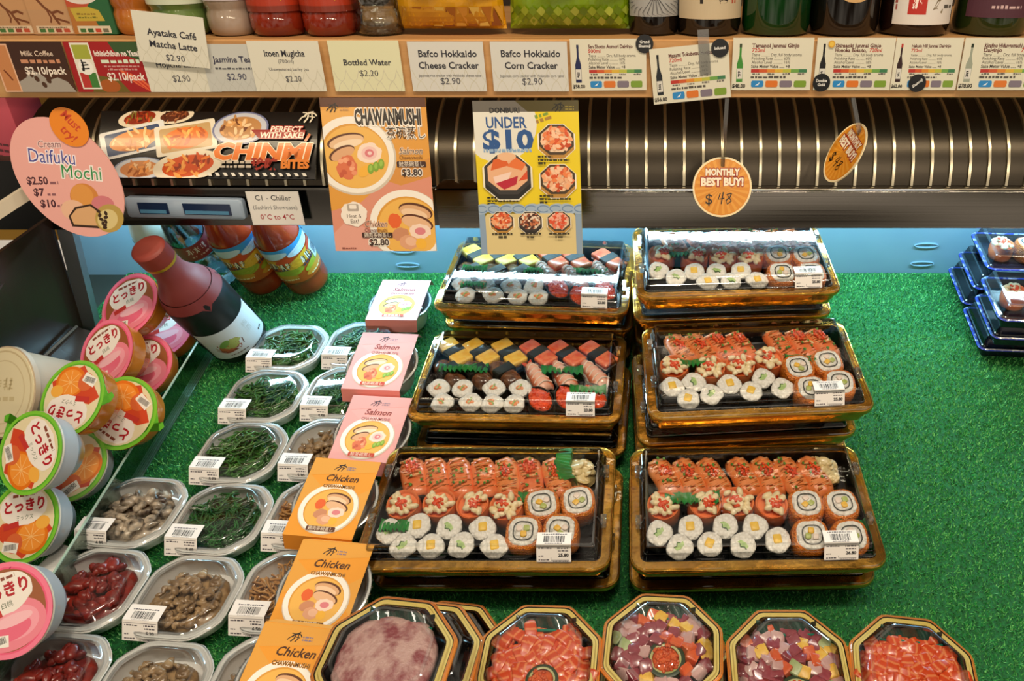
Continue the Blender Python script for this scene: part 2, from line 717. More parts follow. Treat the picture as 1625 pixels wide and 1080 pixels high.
V = np.zeros((NB, 3, 3), dtype=np.float32)
V[:, 0] = np.stack([bx_ - wd * np.cos(an), by_ - wd * np.sin(an), np.full(NB, -0.0068)], 1)
V[:, 1] = np.stack([bx_ + wd * np.cos(an), by_ + wd * np.sin(an), np.full(NB, -0.0068)], 1)
V[:, 2] = np.stack([bx_ + le * np.cos(l2), by_ + le * np.sin(l2), ht - 0.0068], 1)
me = bpy.data.meshes.new('pile')
me.vertices.add(NB * 3)
me.vertices.foreach_set('co', V.ravel())
me.loops.add(NB * 3)
me.loops.foreach_set('vertex_index', np.arange(NB * 3, dtype=np.int32))
me.polygons.add(NB)
me.polygons.foreach_set('loop_start', np.arange(0, NB * 3, 3, dtype=np.int32))
me.update()
me.validate()
me.materials.append(blade_m)
pile = link('pile', me, t)
pile['kind'] = 'stuff'

# ------------------------------------------------------------------ the chiller: hood, louvres, side glass, strips
chill = thing('display_chiller', 'stainless steel display chiller with ribbed louvre hood and dark side glass', 'chiller', M=TR(0, 0.95, 0))
cy0 = Matrix.Translation((0, -0.95, 0))
LB = Vector((0, 0.95, 0.2445))                  # lower edge of the lip
LT = LB + UPT * 0.057


def lip(mb, x0, x1, off, hgt=0.057, left_end=False):
    b = LB + BKT * off
    tt = b + UPT * hgt
    prof = [b + BKT * 0.02 - UPT * 0.002, b + BKT * 0.002 - UPT * 0.001, b, tt - UPT * 0.006, tt - UPT * 0.002 + BKT * 0.0015, tt + BKT * 0.005, tt + BKT * 0.034]
    a = [Vector((x0, p.y, p.z)) for p in prof]
    c = [Vector((x1, p.y, p.z)) for p in prof]
    n = len(prof)
    mb.add(a + c, [(i, n + i, n + i + 1, i + 1) for i in range(n - 1)])
    mb.add(a, [tuple(range(n))])
    mb.add(c, [tuple(range(n - 1, -1, -1))])


xl = aty(693, 330, 0.955).x
mb = MB()
lip(mb, xl, 1.0, 0.0)
# raking left end of the lip box
e0, e1 = LB + UPT * 0.057, LB + UPT * 0.057 + BKT * 0.05 + UPT * 0.03
mb.add([(xl, e0.y, e0.z), (xl + 0.035, e1.y, e1.z), (xl + 0.12, e1.y, e1.z), (xl + 0.1, e0.y, e0.z)], [(0, 1, 2, 3)])
mb.build('front_lip', steel, chill, cy0, smooth=50)
mb = MB()
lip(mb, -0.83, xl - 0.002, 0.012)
mb.build('side_lip', mat('shaded_steel', '6a6763', 0.09, 1.0, bdist=4e-5, bump=1.0, bscale=1.0, stretch=(0.6, 4000, 4000), detail=1.0), chill, cy0, smooth=50)  # darker copy of the lip steel, its shade put into the colour

prof = [(0.975, 0.298), (0.980, 0.312), (0.988, 0.327), (1.000, 0.342), (1.016, 0.355), (1.036, 0.3655), (1.058, 0.372), (1.085, 0.376), (1.12, 0.377), (1.18, 0.372)]
mb = MB()
n = len(prof)
a = [(-0.86, y, z) for y, z in prof]
c = [(1.02, y, z) for y, z in prof]
mb.add(a + c, [(i, n + i, n + i + 1, i + 1) for i in range(n - 1)])
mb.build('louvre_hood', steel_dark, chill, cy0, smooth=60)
mb = MB()
x = -0.79
while x < 1.0:
    pts = []
    for i, (y, z) in enumerate(prof):
        q = prof[min(i + 1, n - 1)]
        p = prof[max(i - 1, 0)]
        d = Vector((0, q[0] - p[0], q[1] - p[1])).normalized()
        nn = Vector((0, -d.z, d.y))
        pts.append((Vector((x, y, z)), nn))
    w0 = 0.0026
    vs, fs = [], []
    for p, nn in pts:
        for sx, h in ((-w0, -0.001), (-w0 * 0.7, 0.0034), (w0 * 0.7, 0.0034), (w0, -0.001)):
            vs.append(p + Vector((sx, 0, 0)) + nn * h)
    for i in range(len(pts) - 1):
        for j in range(3):
            fs.append((i * 4 + j, (i + 1) * 4 + j, (i + 1) * 4 + j + 1, i * 4 + j + 1))
    mb.add(vs, fs)
    x += 0.0262
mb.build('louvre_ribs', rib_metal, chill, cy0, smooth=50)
# lamp tube under the lip, and its warm partner under the shelf
mb = MB().tube([(-0.8, 1.125, 0.274), (1.0, 1.125, 0.274)], 0.006, 8)
mb.build('lamp_tube', mat('cool_tube', 'd8f0ff', 0.4, emit=4.0), chill, cy0)
mb = MB().box(-0.83, 1.0, 1.01, 1.16, 0.282, 0.29)
mb.build('hood_underside', mat('hood_liner', '9fb2bd', 0.4), chill, cy0)

# side glass, post and rail
pa, pb = atz(156, 535, 0), aty(113, 362, 0.985)
mb = MB()
d = (pb - pa)
for off, wv in ((0.0, 0.022),):
    mb.add([pa + Vector((-wv, 0, 0)), pa, pb, pb + Vector((-wv, 0, 0)), pa + Vector((-wv, 0.014, 0)), pa + Vector((0, 0.014, 0)), pb + Vector((0, 0.014, 0)), pb + Vector((-wv, 0.014, 0))],
           [(0, 1, 2, 3), (1, 5, 6, 2), (5, 4, 7, 6), (4, 0, 3, 7), (3, 2, 6, 7), (1, 0, 4, 5)])
mb.build('corner_post', mat('post_grey', '8b929b', 0.3, 0.6), chill, cy0)
g0 = pa + Vector((-0.02, 0.0, -0.0))
g1 = atz(-120, 830, 0)
g1 = Vector((g0.x - 0.02, 0.35, 0))
rl, rf = pb + Vector((-0.02, 0, 0.02)), Vector((pb.x - 0.06, 0.42, 0.27))
mb = MB()
th = Vector((-0.006, 0, 0))
mb.add([g0, g1, rf, rl, g0 + th, g1 + th, rf + th, rl + th], [(0, 1, 2, 3), (7, 6, 5, 4), (0, 4, 5, 1), (1, 5, 6, 2), (2, 6, 7, 3), (3, 7, 4, 0)])
mb.build('side_glass', dark_glass, chill, cy0)
r0, r1 = aty(150, 236, 0.98), Vector((rf.x - 0.0, 0.42, 0.30))
r1 = atz(-60, 372, 0.285)
mb = MB().tube([r0, r1], 0.011, 4)
mb.build('side_rail', mat('cream_rail', 'cfc3ae', 0.5), chill, cy0)
MB().box(-0.95, -0.84, 0.985, 1.0, 0.22, 0.33).build('corner_plate', black_pl, chill, cy0)

# control panel in the side lip
M, w_, h_ = card3(hit(207, 343, LB, BKT) - BKT * 0.004, hit(392, 347, LB, BKT) - BKT * 0.004, hit(207, 312, LB, BKT) - BKT * 0.004)
ctl = thing('control_panel', 'grey chiller control panel with two dark blue displays beside the paper chiller card', 'control panel', M=M)
MB().box(0, w_, 0, h_, -0.012, 0.002, bev=0.004).build('housing', mat('panel_grey', '8fa0b4', 0.3), ctl)
for x0, x1 in ((0.12, 0.37), (0.50, 0.90)):
    s = MB().box(w_ * x0, w_ * x1, h_ * 0.24, h_ * 0.8, 0.002, 0.0035).build('display', mat('display_blue', '16284a', 0.12, coat=0.6), ctl)
    MB().box(w_ * (x0 + 0.01), w_ * (x1 - 0.02), h_ * 0.28, h_ * 0.45, 0.0035, 0.004).build('lit_segment', mat('segment_blue', '4d84a8', 0.3), s)

# ------------------------------------------------------------------ the wooden shelf
SF = Vector((0, 0.94, 0.441)) + UPT * 0.066          # front top edge
SH = Matrix.Translation(SF) @ Matrix.Rotation(TILT, 4, 'X')
SHI = SH.inverted()
shelf = thing('wooden_shelf', 'pale wooden shelf of drinks, crackers and sake bottles above the steel hood', 'shelf', M=SH)
MB().box(-1.3, 1.15, 0.0, 0.42, -0.022, 0.0).build('board', wood, shelf)
MB().box(-1.3, 1.15, -0.012, 0.0, -0.066, 0.0008, bev=0.002).build('front_rail', wood_edge, shelf)
w = MB().box(-1.6, 1.3, 0.45, 0.47, -0.1, 0.5).build('wall_shelf', mat('shelf_back', '3a2a1b', 0.8, noise_col='2c2015', nscale=6), None, SH)
w['kind'] = 'structure'


def shx(px, py, yl):
    """shelf-local point where the pixel's ray meets the upright plane yl behind the shelf edge"""
    return SHI @ hit(px, py, SH @ Vector((0, yl, 0)), BKT)


def on_shelf(px, yl, py=30, **k):
    p = shx(px, py, yl)
    return SH @ TR(p.x, yl, 0.0006, **k)


def wrap(r, x0=0.0, z0=0.0, lift=0.0006, a0=-math.pi / 2):
    """bends a sheet round a bottle: x along the girth, y up"""
    def fn(x, y, z):
        a = a0 + (x - x0) / r
        q = r + lift + z * 4
        return (q * math.cos(a), q * math.sin(a), z0 + y)
    return fn


def sheet_on(parent, name, ink, width, r, z0, material=GLOSSY, a0=-math.pi / 2, sub=None):
    return link(name, ink.mesh(name, width, material, fn=wrap(r, width / 2, z0, a0=a0)), parent)


# --- cartons
def carton(px, label, body, draw, w=0.052, yl=0.035, py=30, h=0.16, yaw=0.0):
    p = shx(px, py, yl)
    t = thing('drink_carton', label, 'carton', 'drink cartons on the wooden shelf', SH @ TR(p.x, yl, 0.0006, rz=yaw))
    MB().box(-w / 2, w / 2, 0, w, 0, h, bev=0.002).build('carton', mat('carton_' + body, body, 0.45), t)
    ink = Ink(100, 100 * h / w * 0.98, body)
    draw(ink)
    link('printed_face', ink.mesh('printed_face', w * 0.97, PAPER, thick=0.0002, fn=lambda x, y, z: (x - w * 0.485, -0.0003 - z, y + 0.001)), t)
    return t


def deer(ink, c='6b3a1c'):
    ink.rect(0, 55, 100, 60, 'b98d62')
    ink.scrawl(22, 96, 56, 14, '6a5a4a', 2, 4)
    ink.smear(10, 88, 70, 5, '5a4a52', 3)
    ink.line([(30, 78), (42, 60), (55, 48), (60, 34), (66, 22)], 6, c)
    ink.line([(55, 48), (70, 52), (82, 46)], 6, c)
    ink.line([(60, 36), (78, 30), (90, 26)], 5, c)
    ink.line([(46, 54), (50, 36), (46, 26)], 4, c)
    ink.rect(8, 2, 84, 17, 'cdbba0')
    for k, cc in enumerate(('3d6b35', '47733c', '8c3b2c', 'b0492f')):
        ink.rect(14 + k * 19, 4, 14, 9, cc)
    ink.smear(14, 14, 66, 3, '5a4a3a', 5)


def green_carton(ink):
    ink.rect(0, 0, 100, 300, '1e5c35')
    ink.poly([(0, 0), (66, 0), (40, 100), (0, 110)], 'a86d2f')
    ink.poly([(12, 30), (80, 30), (72, 54), (48, 62), (6, 58)], 'b6a23a')
    ink.smear(20, 36, 44, 4, '6b6a20', 2)
    ink.smear(18, 44, 44, 4, '7a5a1c', 4)
    ink.poly([(0, 62), (46, 62), (60, 74), (0, 78)], 'b44a2c')
    ink.ell(38, 92, 44, 24, 'd7d0c8')
    ink.scrawl(16, 84, 44, 22, '1b1b1b', 5, 2)
    ink.smear(18, 78, 40, 5, '55504a', 8)
    ink.rect(10, 2, 78, 17, 'cdc6ae')
    for k, cc in enumerate(('3d6b35', '2f5a2f', 'b8402c', '6b6a55')):
        ink.rect(15 + k * 18, 4, 13, 9, cc)


carton(18, 'tan milk coffee carton with a brown deer, at the shelf end beside the wall', 'b08a63', deer, yaw=0.05)
carton(82, 'tan milk coffee carton with a brown deer, against the green carton', 'b28c66', deer, yaw=0.05)
carton(146, 'green and yellow drink carton with a white oval, beside the milk coffee', '1e5c35', green_carton, yaw=0.05)
t = thing('drink_carton', 'dark brown drink carton standing between green carton and ridged orange bottle', 'carton', 'drink cartons on the wooden shelf', on_shelf(190, 0.105))
MB().box(-0.026, 0.026, 0, 0.05, 0, 0.15, bev=0.002).build('carton', mat('brown_carton', '4c3d33', 0.5, noise_col='443529', nscale=10), t)
ink = Ink(100, 280, '4c3d33').smear(20, 120, 50, 7, '7a6a5c', 1).smear(20, 140, 60, 7, '7a6a5c', 2).rect(15, 30, 70, 60, '5b4a3d').rect(15, 165, 70, 30, '66564a')
link('printed_face', ink.mesh('printed_face', 0.05, PAPER, 0, fn=lambda x, y, z: (x - 0.025, -0.0003 - z, y + 0.003)), t)


# --- plastic drink bottles
def pet_prof(r, h, ribs=True):
    out = [(r * 0.80, 0), (r * 0.93, 0.003), (r, 0.010)]
    if ribs:
        for k in range(3):
            z = 0.030 + k * 0.026
            out += [(r, z - 0.006), (r * 0.93, z - 0.002), (r * 0.93, z + 0.001), (r, z + 0.005)]
    out += [(r, h * 0.62), (r * 0.94, h * 0.68), (r * 0.7, h * 0.79), (r * 0.40, h * 0.87), (r * 0.40, h * 0.93)]
    return out


def pet(name, label, px, yl, r, liquid, cap, h=0.21, lab=None, py=25, group='plastic drink bottles on the wooden shelf', labz=0.07, labh=0.07):
    t = thing(name, label, 'bottle', group, on_shelf(px, yl, py))
    mb = MB()
    lathe(mb, pet_prof(r, h), 28)
    mb.build('bottle', liquid, t)
    mb = MB()
    lathe(mb, [(r * 0.47, h * 0.93), (r * 0.47, h * 0.995), (r * 0.43, h)], 24)
    mb.build('cap', cap, t)
    if lab:
        W = 2 * math.pi * r * 0.98
        ink = Ink(200, 200 * labh / W, 'ffffff', sub=3)
        lab(ink)
        sheet_on(t, 'sleeve', ink, W, r, labz)
    return t


liq = lambda name, a, b, rough=0.1: mat(name, a, rough, noise_col=b, nscale=20, coat=0.6)
capw = mat('cap_white', 'd8d8d4', 0.4)


def lab_plain(a, b, c='ffffff'):
    def f(i):
        i.rect(0, 0, 200, i.h, a)
        i.rect(0, i.h * 0.0, 200, i.h * 0.12, b)
        i.rect(0, i.h * 0.5, 200, i.h * 0.2, b)
        for k in range(3):
            i.scrawl(24 + 60 * k, i.h * 0.2, 32, 20, c, k, 2)
    return f


pet('juice_bottle', 'ridged bottle of orange drink with red label, behind the tilted white card', 219, 0.055, 0.026, liq('orange_drink', 'a3541c', 'b8742a'), capw, lab=lab_plain('7a2f2c', 'c58a3a'), labz=0.045)
pet('tea_bottle', 'green tea bottle rising right behind the tilted white matcha latte card', 288, 0.05, 0.034, liq('green_tea', '45602a', '6a7f44'), capw, lab=lab_plain('5f8450', 'c8d0b8'), labz=0.036)
pet('tea_bottle', 'green tea bottle half hidden, further back on the shelf than the other', 336, 0.128, 0.033, liq('green_tea', '45602a', '6a7f44'), capw, lab=lab_plain('4d7a2e', '7aa048'), labz=0.03)
pet('tea_bottle', 'lilac grey bottle of jasmine tea next to the red bottles', 366, 0.045, 0.0268, liq('jasmine_tea', '8d7a66', 'a59384'), capw, lab=lab_plain('8b7a8c', 'b8aab0'), labz=0.04)
red_l = liq('red_tea', '8f2a12', '70200e')


def lab_red(i):
    i.rect(0, 0, 200, i.h, 'a8341a')
    i.rect(0, 0, 200, i.h * 0.10, '7c2a18')
    for k in range(2):
        i.poly([(20 + 100 * k, 12), (60 + 100 * k, i.h), (10 + 100 * k, i.h), (0 + 100 * k, 20)], 'c98a22')
        i.scrawl(60 + 100 * k, i.h * 0.5, 30, 28, 'e8d9b0', k)


pet('tea_bottle', 'red barley tea bottle standing beside the lilac grey bottle', 441, 0.045, 0.0322, red_l, capw, lab=lab_red, labz=0.028)
pet('tea_bottle', 'red barley tea bottle standing beside the clear water bottle', 524, 0.045, 0.0322, red_l, capw, lab=lab_red, labz=0.028)
wat = clear('water_plastic', 'e9efe9', 0.05, 0.06, gain=1.6, wob=0.35)
pet('water_bottle', 'clear bottle of water with crinkled base next to cheese cracker bag', 602, 0.05, 0.0305, wat, capw,
    lab=lambda i: (i.rect(0, 0, 200, i.h, 'c7b294'), i.rect(0, 0, 200, i.h * 0.15, '8f8a72'), i.smear(60, i.h * .4, 80, 9, '5a6a70', 3)), labz=0.05)


# --- cracker bags
def bag(label, px, colr, draw, w=0.136, h=0.17, yl=0.05, yaw=0.0):
    t = thing('cracker_bag', label, 'bag', 'cracker bags on the wooden shelf', on_shelf(px, yl, 25, rz=yaw))
    nx, nz = 26, 26
    T = 0.034

    def sh(u, v, sgn):
        ex = max(0.0, 1 - abs(2 * u - 1) ** 3.2)
        ez = max(0.0, 1 - abs(2 * v - 1) ** 3.5)
        y = sgn * T * (ex * ez) ** 0.6
        y += 0.004 * noise.noise(Vector((u * 7, v * 7, sgn))) * (1 - ex * ez * 0.5)
        return Vector(((u - 0.5) * w * (1 - 0.04 * ez), y, 0.006 + v * h))
    for sgn in (-1, 1):
        vs = [sh(i / nx, j / nz, sgn) for j in range(nz + 1) for i in range(nx + 1)]
        fs = [(j * (nx + 1) + i, j * (nx + 1) + i + 1, (j + 1) * (nx + 1) + i + 1, (j + 1) * (nx + 1) + i) for j in range(nz) for i in range(nx)]
        if sgn < 0:
            mbf = MB().add(vs, fs)
        else:
            mbb = MB().add(vs, [f[::-1] for f in fs])
    foil = mat('foil_' + colr, colr, 0.28, bump=0.15, bscale=25, coat=0.4)
    mbf.add(mbb.v, mbb.f)
    mbf.build('pouch', foil, t, smooth=80)
    ink = Ink(100, 100 * h / w, colr, sub=4)
    draw(ink)

    def fn(x, y, z):
        p = sh(min(max(x / w, 0), 1), min(max(y / h, 0), 1), -1)
        return (p.x, p.y - 0.0006 - z * 12, p.z)
    link('print', ink.mesh('print', w, mat_ink_foil, fn=fn), t)
    return t


mat_ink_foil = print_mat('foil_print', 0.25, 0.5)


def draw_cheese(i):
    i.rect(0, 0, 100, 120, 'd69a12')
    i.rect(2, 3, 96, 17, 'c48a1e')
    for k in range(9):
        x = 4 + k * 10.5
        i.poly([(x, 3), (x + 9, 3), (x + 5, 19)], ('8a4a18', 'e0b04a', 'a2601e', 'f0cf6a')[k % 4])
        i.poly([(x + 5, 20), (x + 14, 20), (x + 10, 5)], ('e6c25e', 'a8671f', 'd79a3a')[k % 3])
    i.ell(42, 38, 22, 7, 'a5621f', 20)
    i.ell(50, 42, 24, 6, 'c98938', 20)
    i.rect(72, 27, 24, 15, '8e1f16', 0, 2)
    i.text('3袋入', 84, 31, 8, 'f2e6d8', bold=0.02, maxw=22)
    i.smear(8, 44, 24, 3, '6a4a10', 3)
    i.smear(8, 39, 20, 3, '6a4a10', 4)


def draw_corn(i):
    i.rect(0, 0, 100, 120, '7d9a12')
    for k in range(30):
        x, y = (k % 15) * 7, 3 + (k // 15) * 8
        i.poly([(x, y), (x + 4, y + 4), (x, y + 8), (x - 4, y + 4)], ('5c7a12', '94a82e', '6f8c1a', 'a8b544')[k % 4])
    i.ell(58, 38, 30, 7, '4d6d12', 14)
    i.ell(58, 40, 24, 6, 'd8a23a', 14)
    for k in range(14):
        i.ell(38 + k * 3, 37 + k * 0.7 + (k % 2) * 3, 1.8, 1.6, 'c4682a' if k % 3 else 'e8c050')
    i.rect(74, 26, 24, 15, '8e1f16', 0, 2)
    i.text('3袋入', 86, 30, 8, 'f2e6d8', bold=0.02, maxw=22)
    i.smear(8, 44, 22, 3, '4a5a14', 3)
    i.smear(8, 38, 26, 3, '4a5a14', 4)


bag('yellow foil bag of cheese crackers with a brown triangle border', 716, 'd29612', draw_cheese)
bag('green foil bag of corn crackers next to the sake bottles', 905, '8a9a18', draw_corn, w=0.150)


# --- sake bottles
def sake(label, px, r, glass, draw, lw, lh, lz, yl=0.055, capc='1c1c1e'):
    t = thing('sake_bottle', label, 'bottle', 'sake bottles on the wooden shelf', on_shelf(px, yl, 25))
    mb = MB()
    lathe(mb, [(r * 0.78, 0), (r * 0.93, 0.002), (r, 0.012), (r, 0.16), (r * 0.93, 0.178), (r * 0.6, 0.205), (r * 0.37, 0.235), (r * 0.35, 0.275)], 36)
    mb.build('bottle', glass, t, smooth=50)
    mb = MB()
    lathe(mb, [(r * 0.42, 0.272), (r * 0.42, 0.292), (r * 0.38, 0.295)], 24)
    mb.build('cap', mat('cap_' + capc, capc, 0.35), t)
    if draw:
        ink = Ink(100, 100 * lh / lw, 'e5e0d2', sub=4)
        draw(ink)
        sheet_on(t, 'paper_label', ink, lw, r, lz, PAPER, a0=-math.pi / 2 + 0.05)
    return t


gl_black = mat('glass_black', '0b0908', 0.08, coat=0.5, noise_col='120c09', nscale=9)
gl_green = mat('glass_green', '0a3a12', 0.06, coat=0.6, noise_col='072a0c', nscale=16)
gl_olive = mat('glass_olive', '1c2a0c', 0.06, coat=0.6, noise_col='243010', nscale=9)


def lb_grey(i):
    i.rect(0, 0, 100, 200, '9c9c9a')
    rnd = random.Random(5)
    for k in range(34):
        a = 2 * math.pi * k / 34
        i.line([(50, 34), (50 + 44 * math.cos(a), 34 + 30 * math.sin(a + 0.1)), (50 + 60 * math.cos(a + 0.2), 34 + 44 * math.sin(a))], 0.9, '3d3d40')
    i.ell(50, 34, 4, 3, '55555a')


def lb_mon(i):
    i.rect(0, 0, 100, 200, 'bfae90')
    i.text('門', 52, 22, 30, '221a14', bold=0.01)
    i.rect(76, 18, 7, 9, 'a8452c')


def lb_gold(i):
    i.ell(50, 60, 50, 58, 'c9a06a')
    i.ell(50, 62, 45, 52, 'd8c39c')
    i.scrawl(20, 30, 20, 20, '6a3a1c', 4)
    i.line([(40, 22), (60, 30), (80, 26)], 4, '8a4a1c')


def lb_red(i):
    i.rect(0, 0, 100, 200, 'd8d2cc')
    i.rect(22, 14, 26, 40, 'b3261c')
    i.scrawl(27, 22, 16, 22, 'f0e0d8', 6)
    i.line([(55, 60), (58, 44), (66, 34), (60, 22), (74, 18)], 6, '7a6a50')
    i.line([(66, 62), (80, 48), (96, 52), (110, 60)], 5, 'a81e1c')
    i.smear(76, 22, 20, 5, '55504a', 7)
    i.smear(6, 20, 26, 4, '9a4a40', 2, 90)


def lb_purple(i):
    i.rect(0, 0, 100, 200, '4a2230')
    i.ell(50, 78, 60, 56, 'd9d2c6')
    i.text('忍', 52, 40, 26, '14100e', bold=0.03)
    i.smear(30, 10, 36, 4, 'c8a8a8', 3)


sake('black sake bottle with a grey label of fine radiating lines', 1037, 0.032, gl_black, lb_grey, 0.075, 0.1, 0.022)
sake('black sake bottle with a beige label and brushed gate character', 1124, 0.0405, gl_black, lb_mon, 0.095, 0.1, 0.02)
sake('plain bright green glass sake bottle, second of the six from the black pair', 1231, 0.0425, gl_green, None, 0, 0, 0)
sake('dark brown sake bottle with only the tip of a gold label', 1339, 0.0425, gl_black, lb_gold, 0.07, 0.08, 0.037)
sake('dark sake bottle with white label bearing a red square', 1450, 0.0435, mat('glass_plum', '1c0d0a', 0.08, coat=0.5), lb_red, 0.082, 0.1, 0.014)
sake('olive green sake bottle with white label on purple band', 1572, 0.045, gl_olive, lb_purple, 0.1, 0.1, 0.022)

# ------------------------------------------------------------------ price cards on the shelf rail
FRONT = SH @ Vector((0, -0.0128, 0))


def rail_card(name, label, cat, bl, br, tl, off, draw, base='dcd8c8', group='price cards along the shelf rail', mat_=PAPER, H=None, thick=0.0006):
    P = FRONT - BKT * off
    M, w_, h_ = card3(hit(*bl, P, BKT), hit(*br, P, BKT), hit(*tl, P, BKT))
    ink = Ink(100, 100 * h_ / w_, base)
    draw(ink)
    o = link(name, ink.mesh(name, w_, mat_, thick))
    o.matrix_world = M
    tag(o, label, cat, group)
    return o, M, w_, h_


def lattice(i, c='c9c4b0'):
    rnd = random.Random(int(i.h * 10))
    for k in range(6):
        x = 4 + k * 18
        i.line([(x, 0), (x + 4, 10), (x + 12, 18), (x + 16, 30)], 0.7, c)
        i.line([(x + 16, 0), (x + 10, 12), (x + 2, 18), (x - 2, 28)], 0.7, c)


def cream(lines, price, y0=0.66, small=None, hh=8.5):
    def f(i):
        lattice(i)
        y = i.h * y0
        for L in lines:
            i.text(L, 52, y, hh, '2e2e38', bold=0.02, maxw=80)
            y -= hh * 1.75
        if small:
            i.text(small, 52, y + hh * 0.5, 3.6, '4a4a50', maxw=84)
            y -= hh * 0.5
        i.text(price, 52, y - 1, 8.5, '3c3c48', maxw=30)
    return f


def d_milk(i):
    i.rect(0, 0, 100, i.h, '4a2613')
    i.rect(0, i.h * 0.45, 100, i.h, '3b1d10')
    i.poly([(20, 0), (100, 0), (92, 14), (80, 20), (66, 16), (56, 26), (44, 30), (36, 20), (24, 14)], 'a39a90')
    for x, y in ((50, 18), (58, 10), (66, 16), (44, 24), (70, 24)):
        i.ell(x, y, 3.2, 4.2, '4a2c18', 20)
    i.rect(0, 0, 24, i.h * 0.96, 'e0b090')
    i.rect(2, 2, 20, i.h * 0.9, 'c4814f')
    i.line([(8, 30), (12, 24), (16, 16)], 2.5, '7a3a18')
    i.text('Milk Coffee', 62, i.h * 0.72, 7, 'e0c8b4', bold=0.01, maxw=44)
    i.smear(36, i.h * 0.58, 56, 5.5, 'c98a68', 3)
    i.text('$2.10/pack', 66, i.h * 0.36, 10, 'f0e2d4', bold=0.02, maxw=56)


def d_kinako(i):
    i.rect(0, 0, 100, i.h, 'a01418')
    i.poly([(60, i.h), (100, i.h), (100, i.h * .62), (66, i.h * .8)], '35522a')
    i.poly([(20, 0), (72, 0), (60, 18), (34, 22)], '6b5a1c')
    i.ell(46, 8, 14, 9, 'a8561c')
    for k in range(5):
        i.line([(66 + k * 6, 30 - k * 3), (84 + k * 4, 12 - k), (104, 2)], 3.4, 'c8321f' if k % 2 else 'e0663a')
    i.rect(8, 4, 26, i.h * .92, 'e6ded0')
    i.rect(10, i.h * .66, 22, i.h * .28, 'a3a83c')
    i.rect(10, 6, 11, i.h * .3, 'b8322c')
    i.rect(21, 6, 11, i.h * .3, '3f7a34')
    i.ell(21, i.h * .5, 10, 10, 'f0ece4')
    i.scrawl(14, i.h * .42, 14, 15, '1c1c1c', 5)
    i.text('Ichinichibun no Yasai', 68, i.h * 0.72, 7, 'f0e4dc', bold=0.03, maxw=60)
    i.smear(44, i.h * 0.58, 52, 5, 'd8e4cc', 6)
    i.smear(46, i.h * 0.50, 48, 2.6, 'c8908a', 3)
    i.smear(50, i.h * 0.44, 40, 2.6, 'c8908a', 4)
    i.text('$2.10/pack', 72, i.h * 0.24, 10, 'f4e6da', bold=0.02, maxw=50)


rail_card('price_card', 'brown milk coffee price card at the shelf end', 'price card', (10, 146), (122, 146), (-18, 66), 0.003, d_milk, '3b1d10')
rail_card('price_card', 'red and green price card for vegetable drink packs', 'price card', (125, 146), (240, 146), (92, 66), 0.002, d_kinako, 'a01418')
rail_card('price_card', 'cream card lowest in the overlapping pair, beneath the tilted matcha latte card', 'price card', (240, 146), (352, 146), (218, 70), 0.002,
          lambda i: (lattice(i), i.text('Hojicha Latte', 48, i.h * .52, 8, '2e2e38', bold=.02, maxw=60), i.text('$2.90', 48, i.h * .22, 9, '3c3c48', maxw=24)))
rail_card('price_card', 'tilted cream matcha latte card standing up above the rail', 'price card', (222, 97), (334, 109), (203, 15), 0.006,
          cream(['Ayataka Café', 'Matcha Latte'], '$2.90', .55, hh=9))
rail_card('price_card', 'grey cream jasmine tea card half covered by the mugicha card', 'price card', (334, 145), (410, 145), (312, 70), 0.0025,
          lambda i: (lattice(i, 'b8b8b0'), i.text('Jasmine Tea', 60, i.h * .62, 12, '2e2e48', bold=.02, maxw=78), i.smear(22, i.h * .47, 80, 4, '4a4a50', 2), i.text('$2.90', 62, i.h * .25, 13, '3c3c58', maxw=40)), 'c4c4be')
rail_card('price_card', 'cream mugicha tea card overlapping the jasmine tea card', 'price card', (408, 145), (519, 145), (385, 65), 0.004,
          lambda i: (lattice(i), i.text('Itoen Mugicha', 50, i.h * .70, 8.5, '2e2e38', bold=.02, maxw=56), i.text('(700ml)', 50, i.h * .57, 5, '3c3c48'), i.text('Unsweetened barley tea', 52, i.h * .42, 4, '55555c', maxw=60), i.text('$2.20', 56, i.h * .2, 8, '3c3c48', maxw=22)))
rail_card('price_card', 'pale yellow bottled water card standing alone on the rail', 'price card', (533, 145), (643, 145), (517, 64), 0.002, cream(['Bottled Water'], '$2.20', .52, hh=8), 'dedcb8')
rail_card('price_card', 'white cracker card under the yellow cheese cracker bag', 'price card', (656, 145), (773, 145), (644, 66), 0.002,
          cream(['Bafco Hokkaido', 'Cheese Cracker'], '$2.90', .70, 'Japanese rice cracker with Hokkaido cheese taste'), 'd4d2cc')
rail_card('price_card', 'white cracker card under the green corn cracker bag', 'price card', (784, 145), (903, 145), (779, 66), 0.002,
          cream(['Bafco Hokkaido', 'Corn Cracker'], '$2.90', .70, 'Japanese corn cracker with Hokkaido corn taste'), 'd4d2cc')


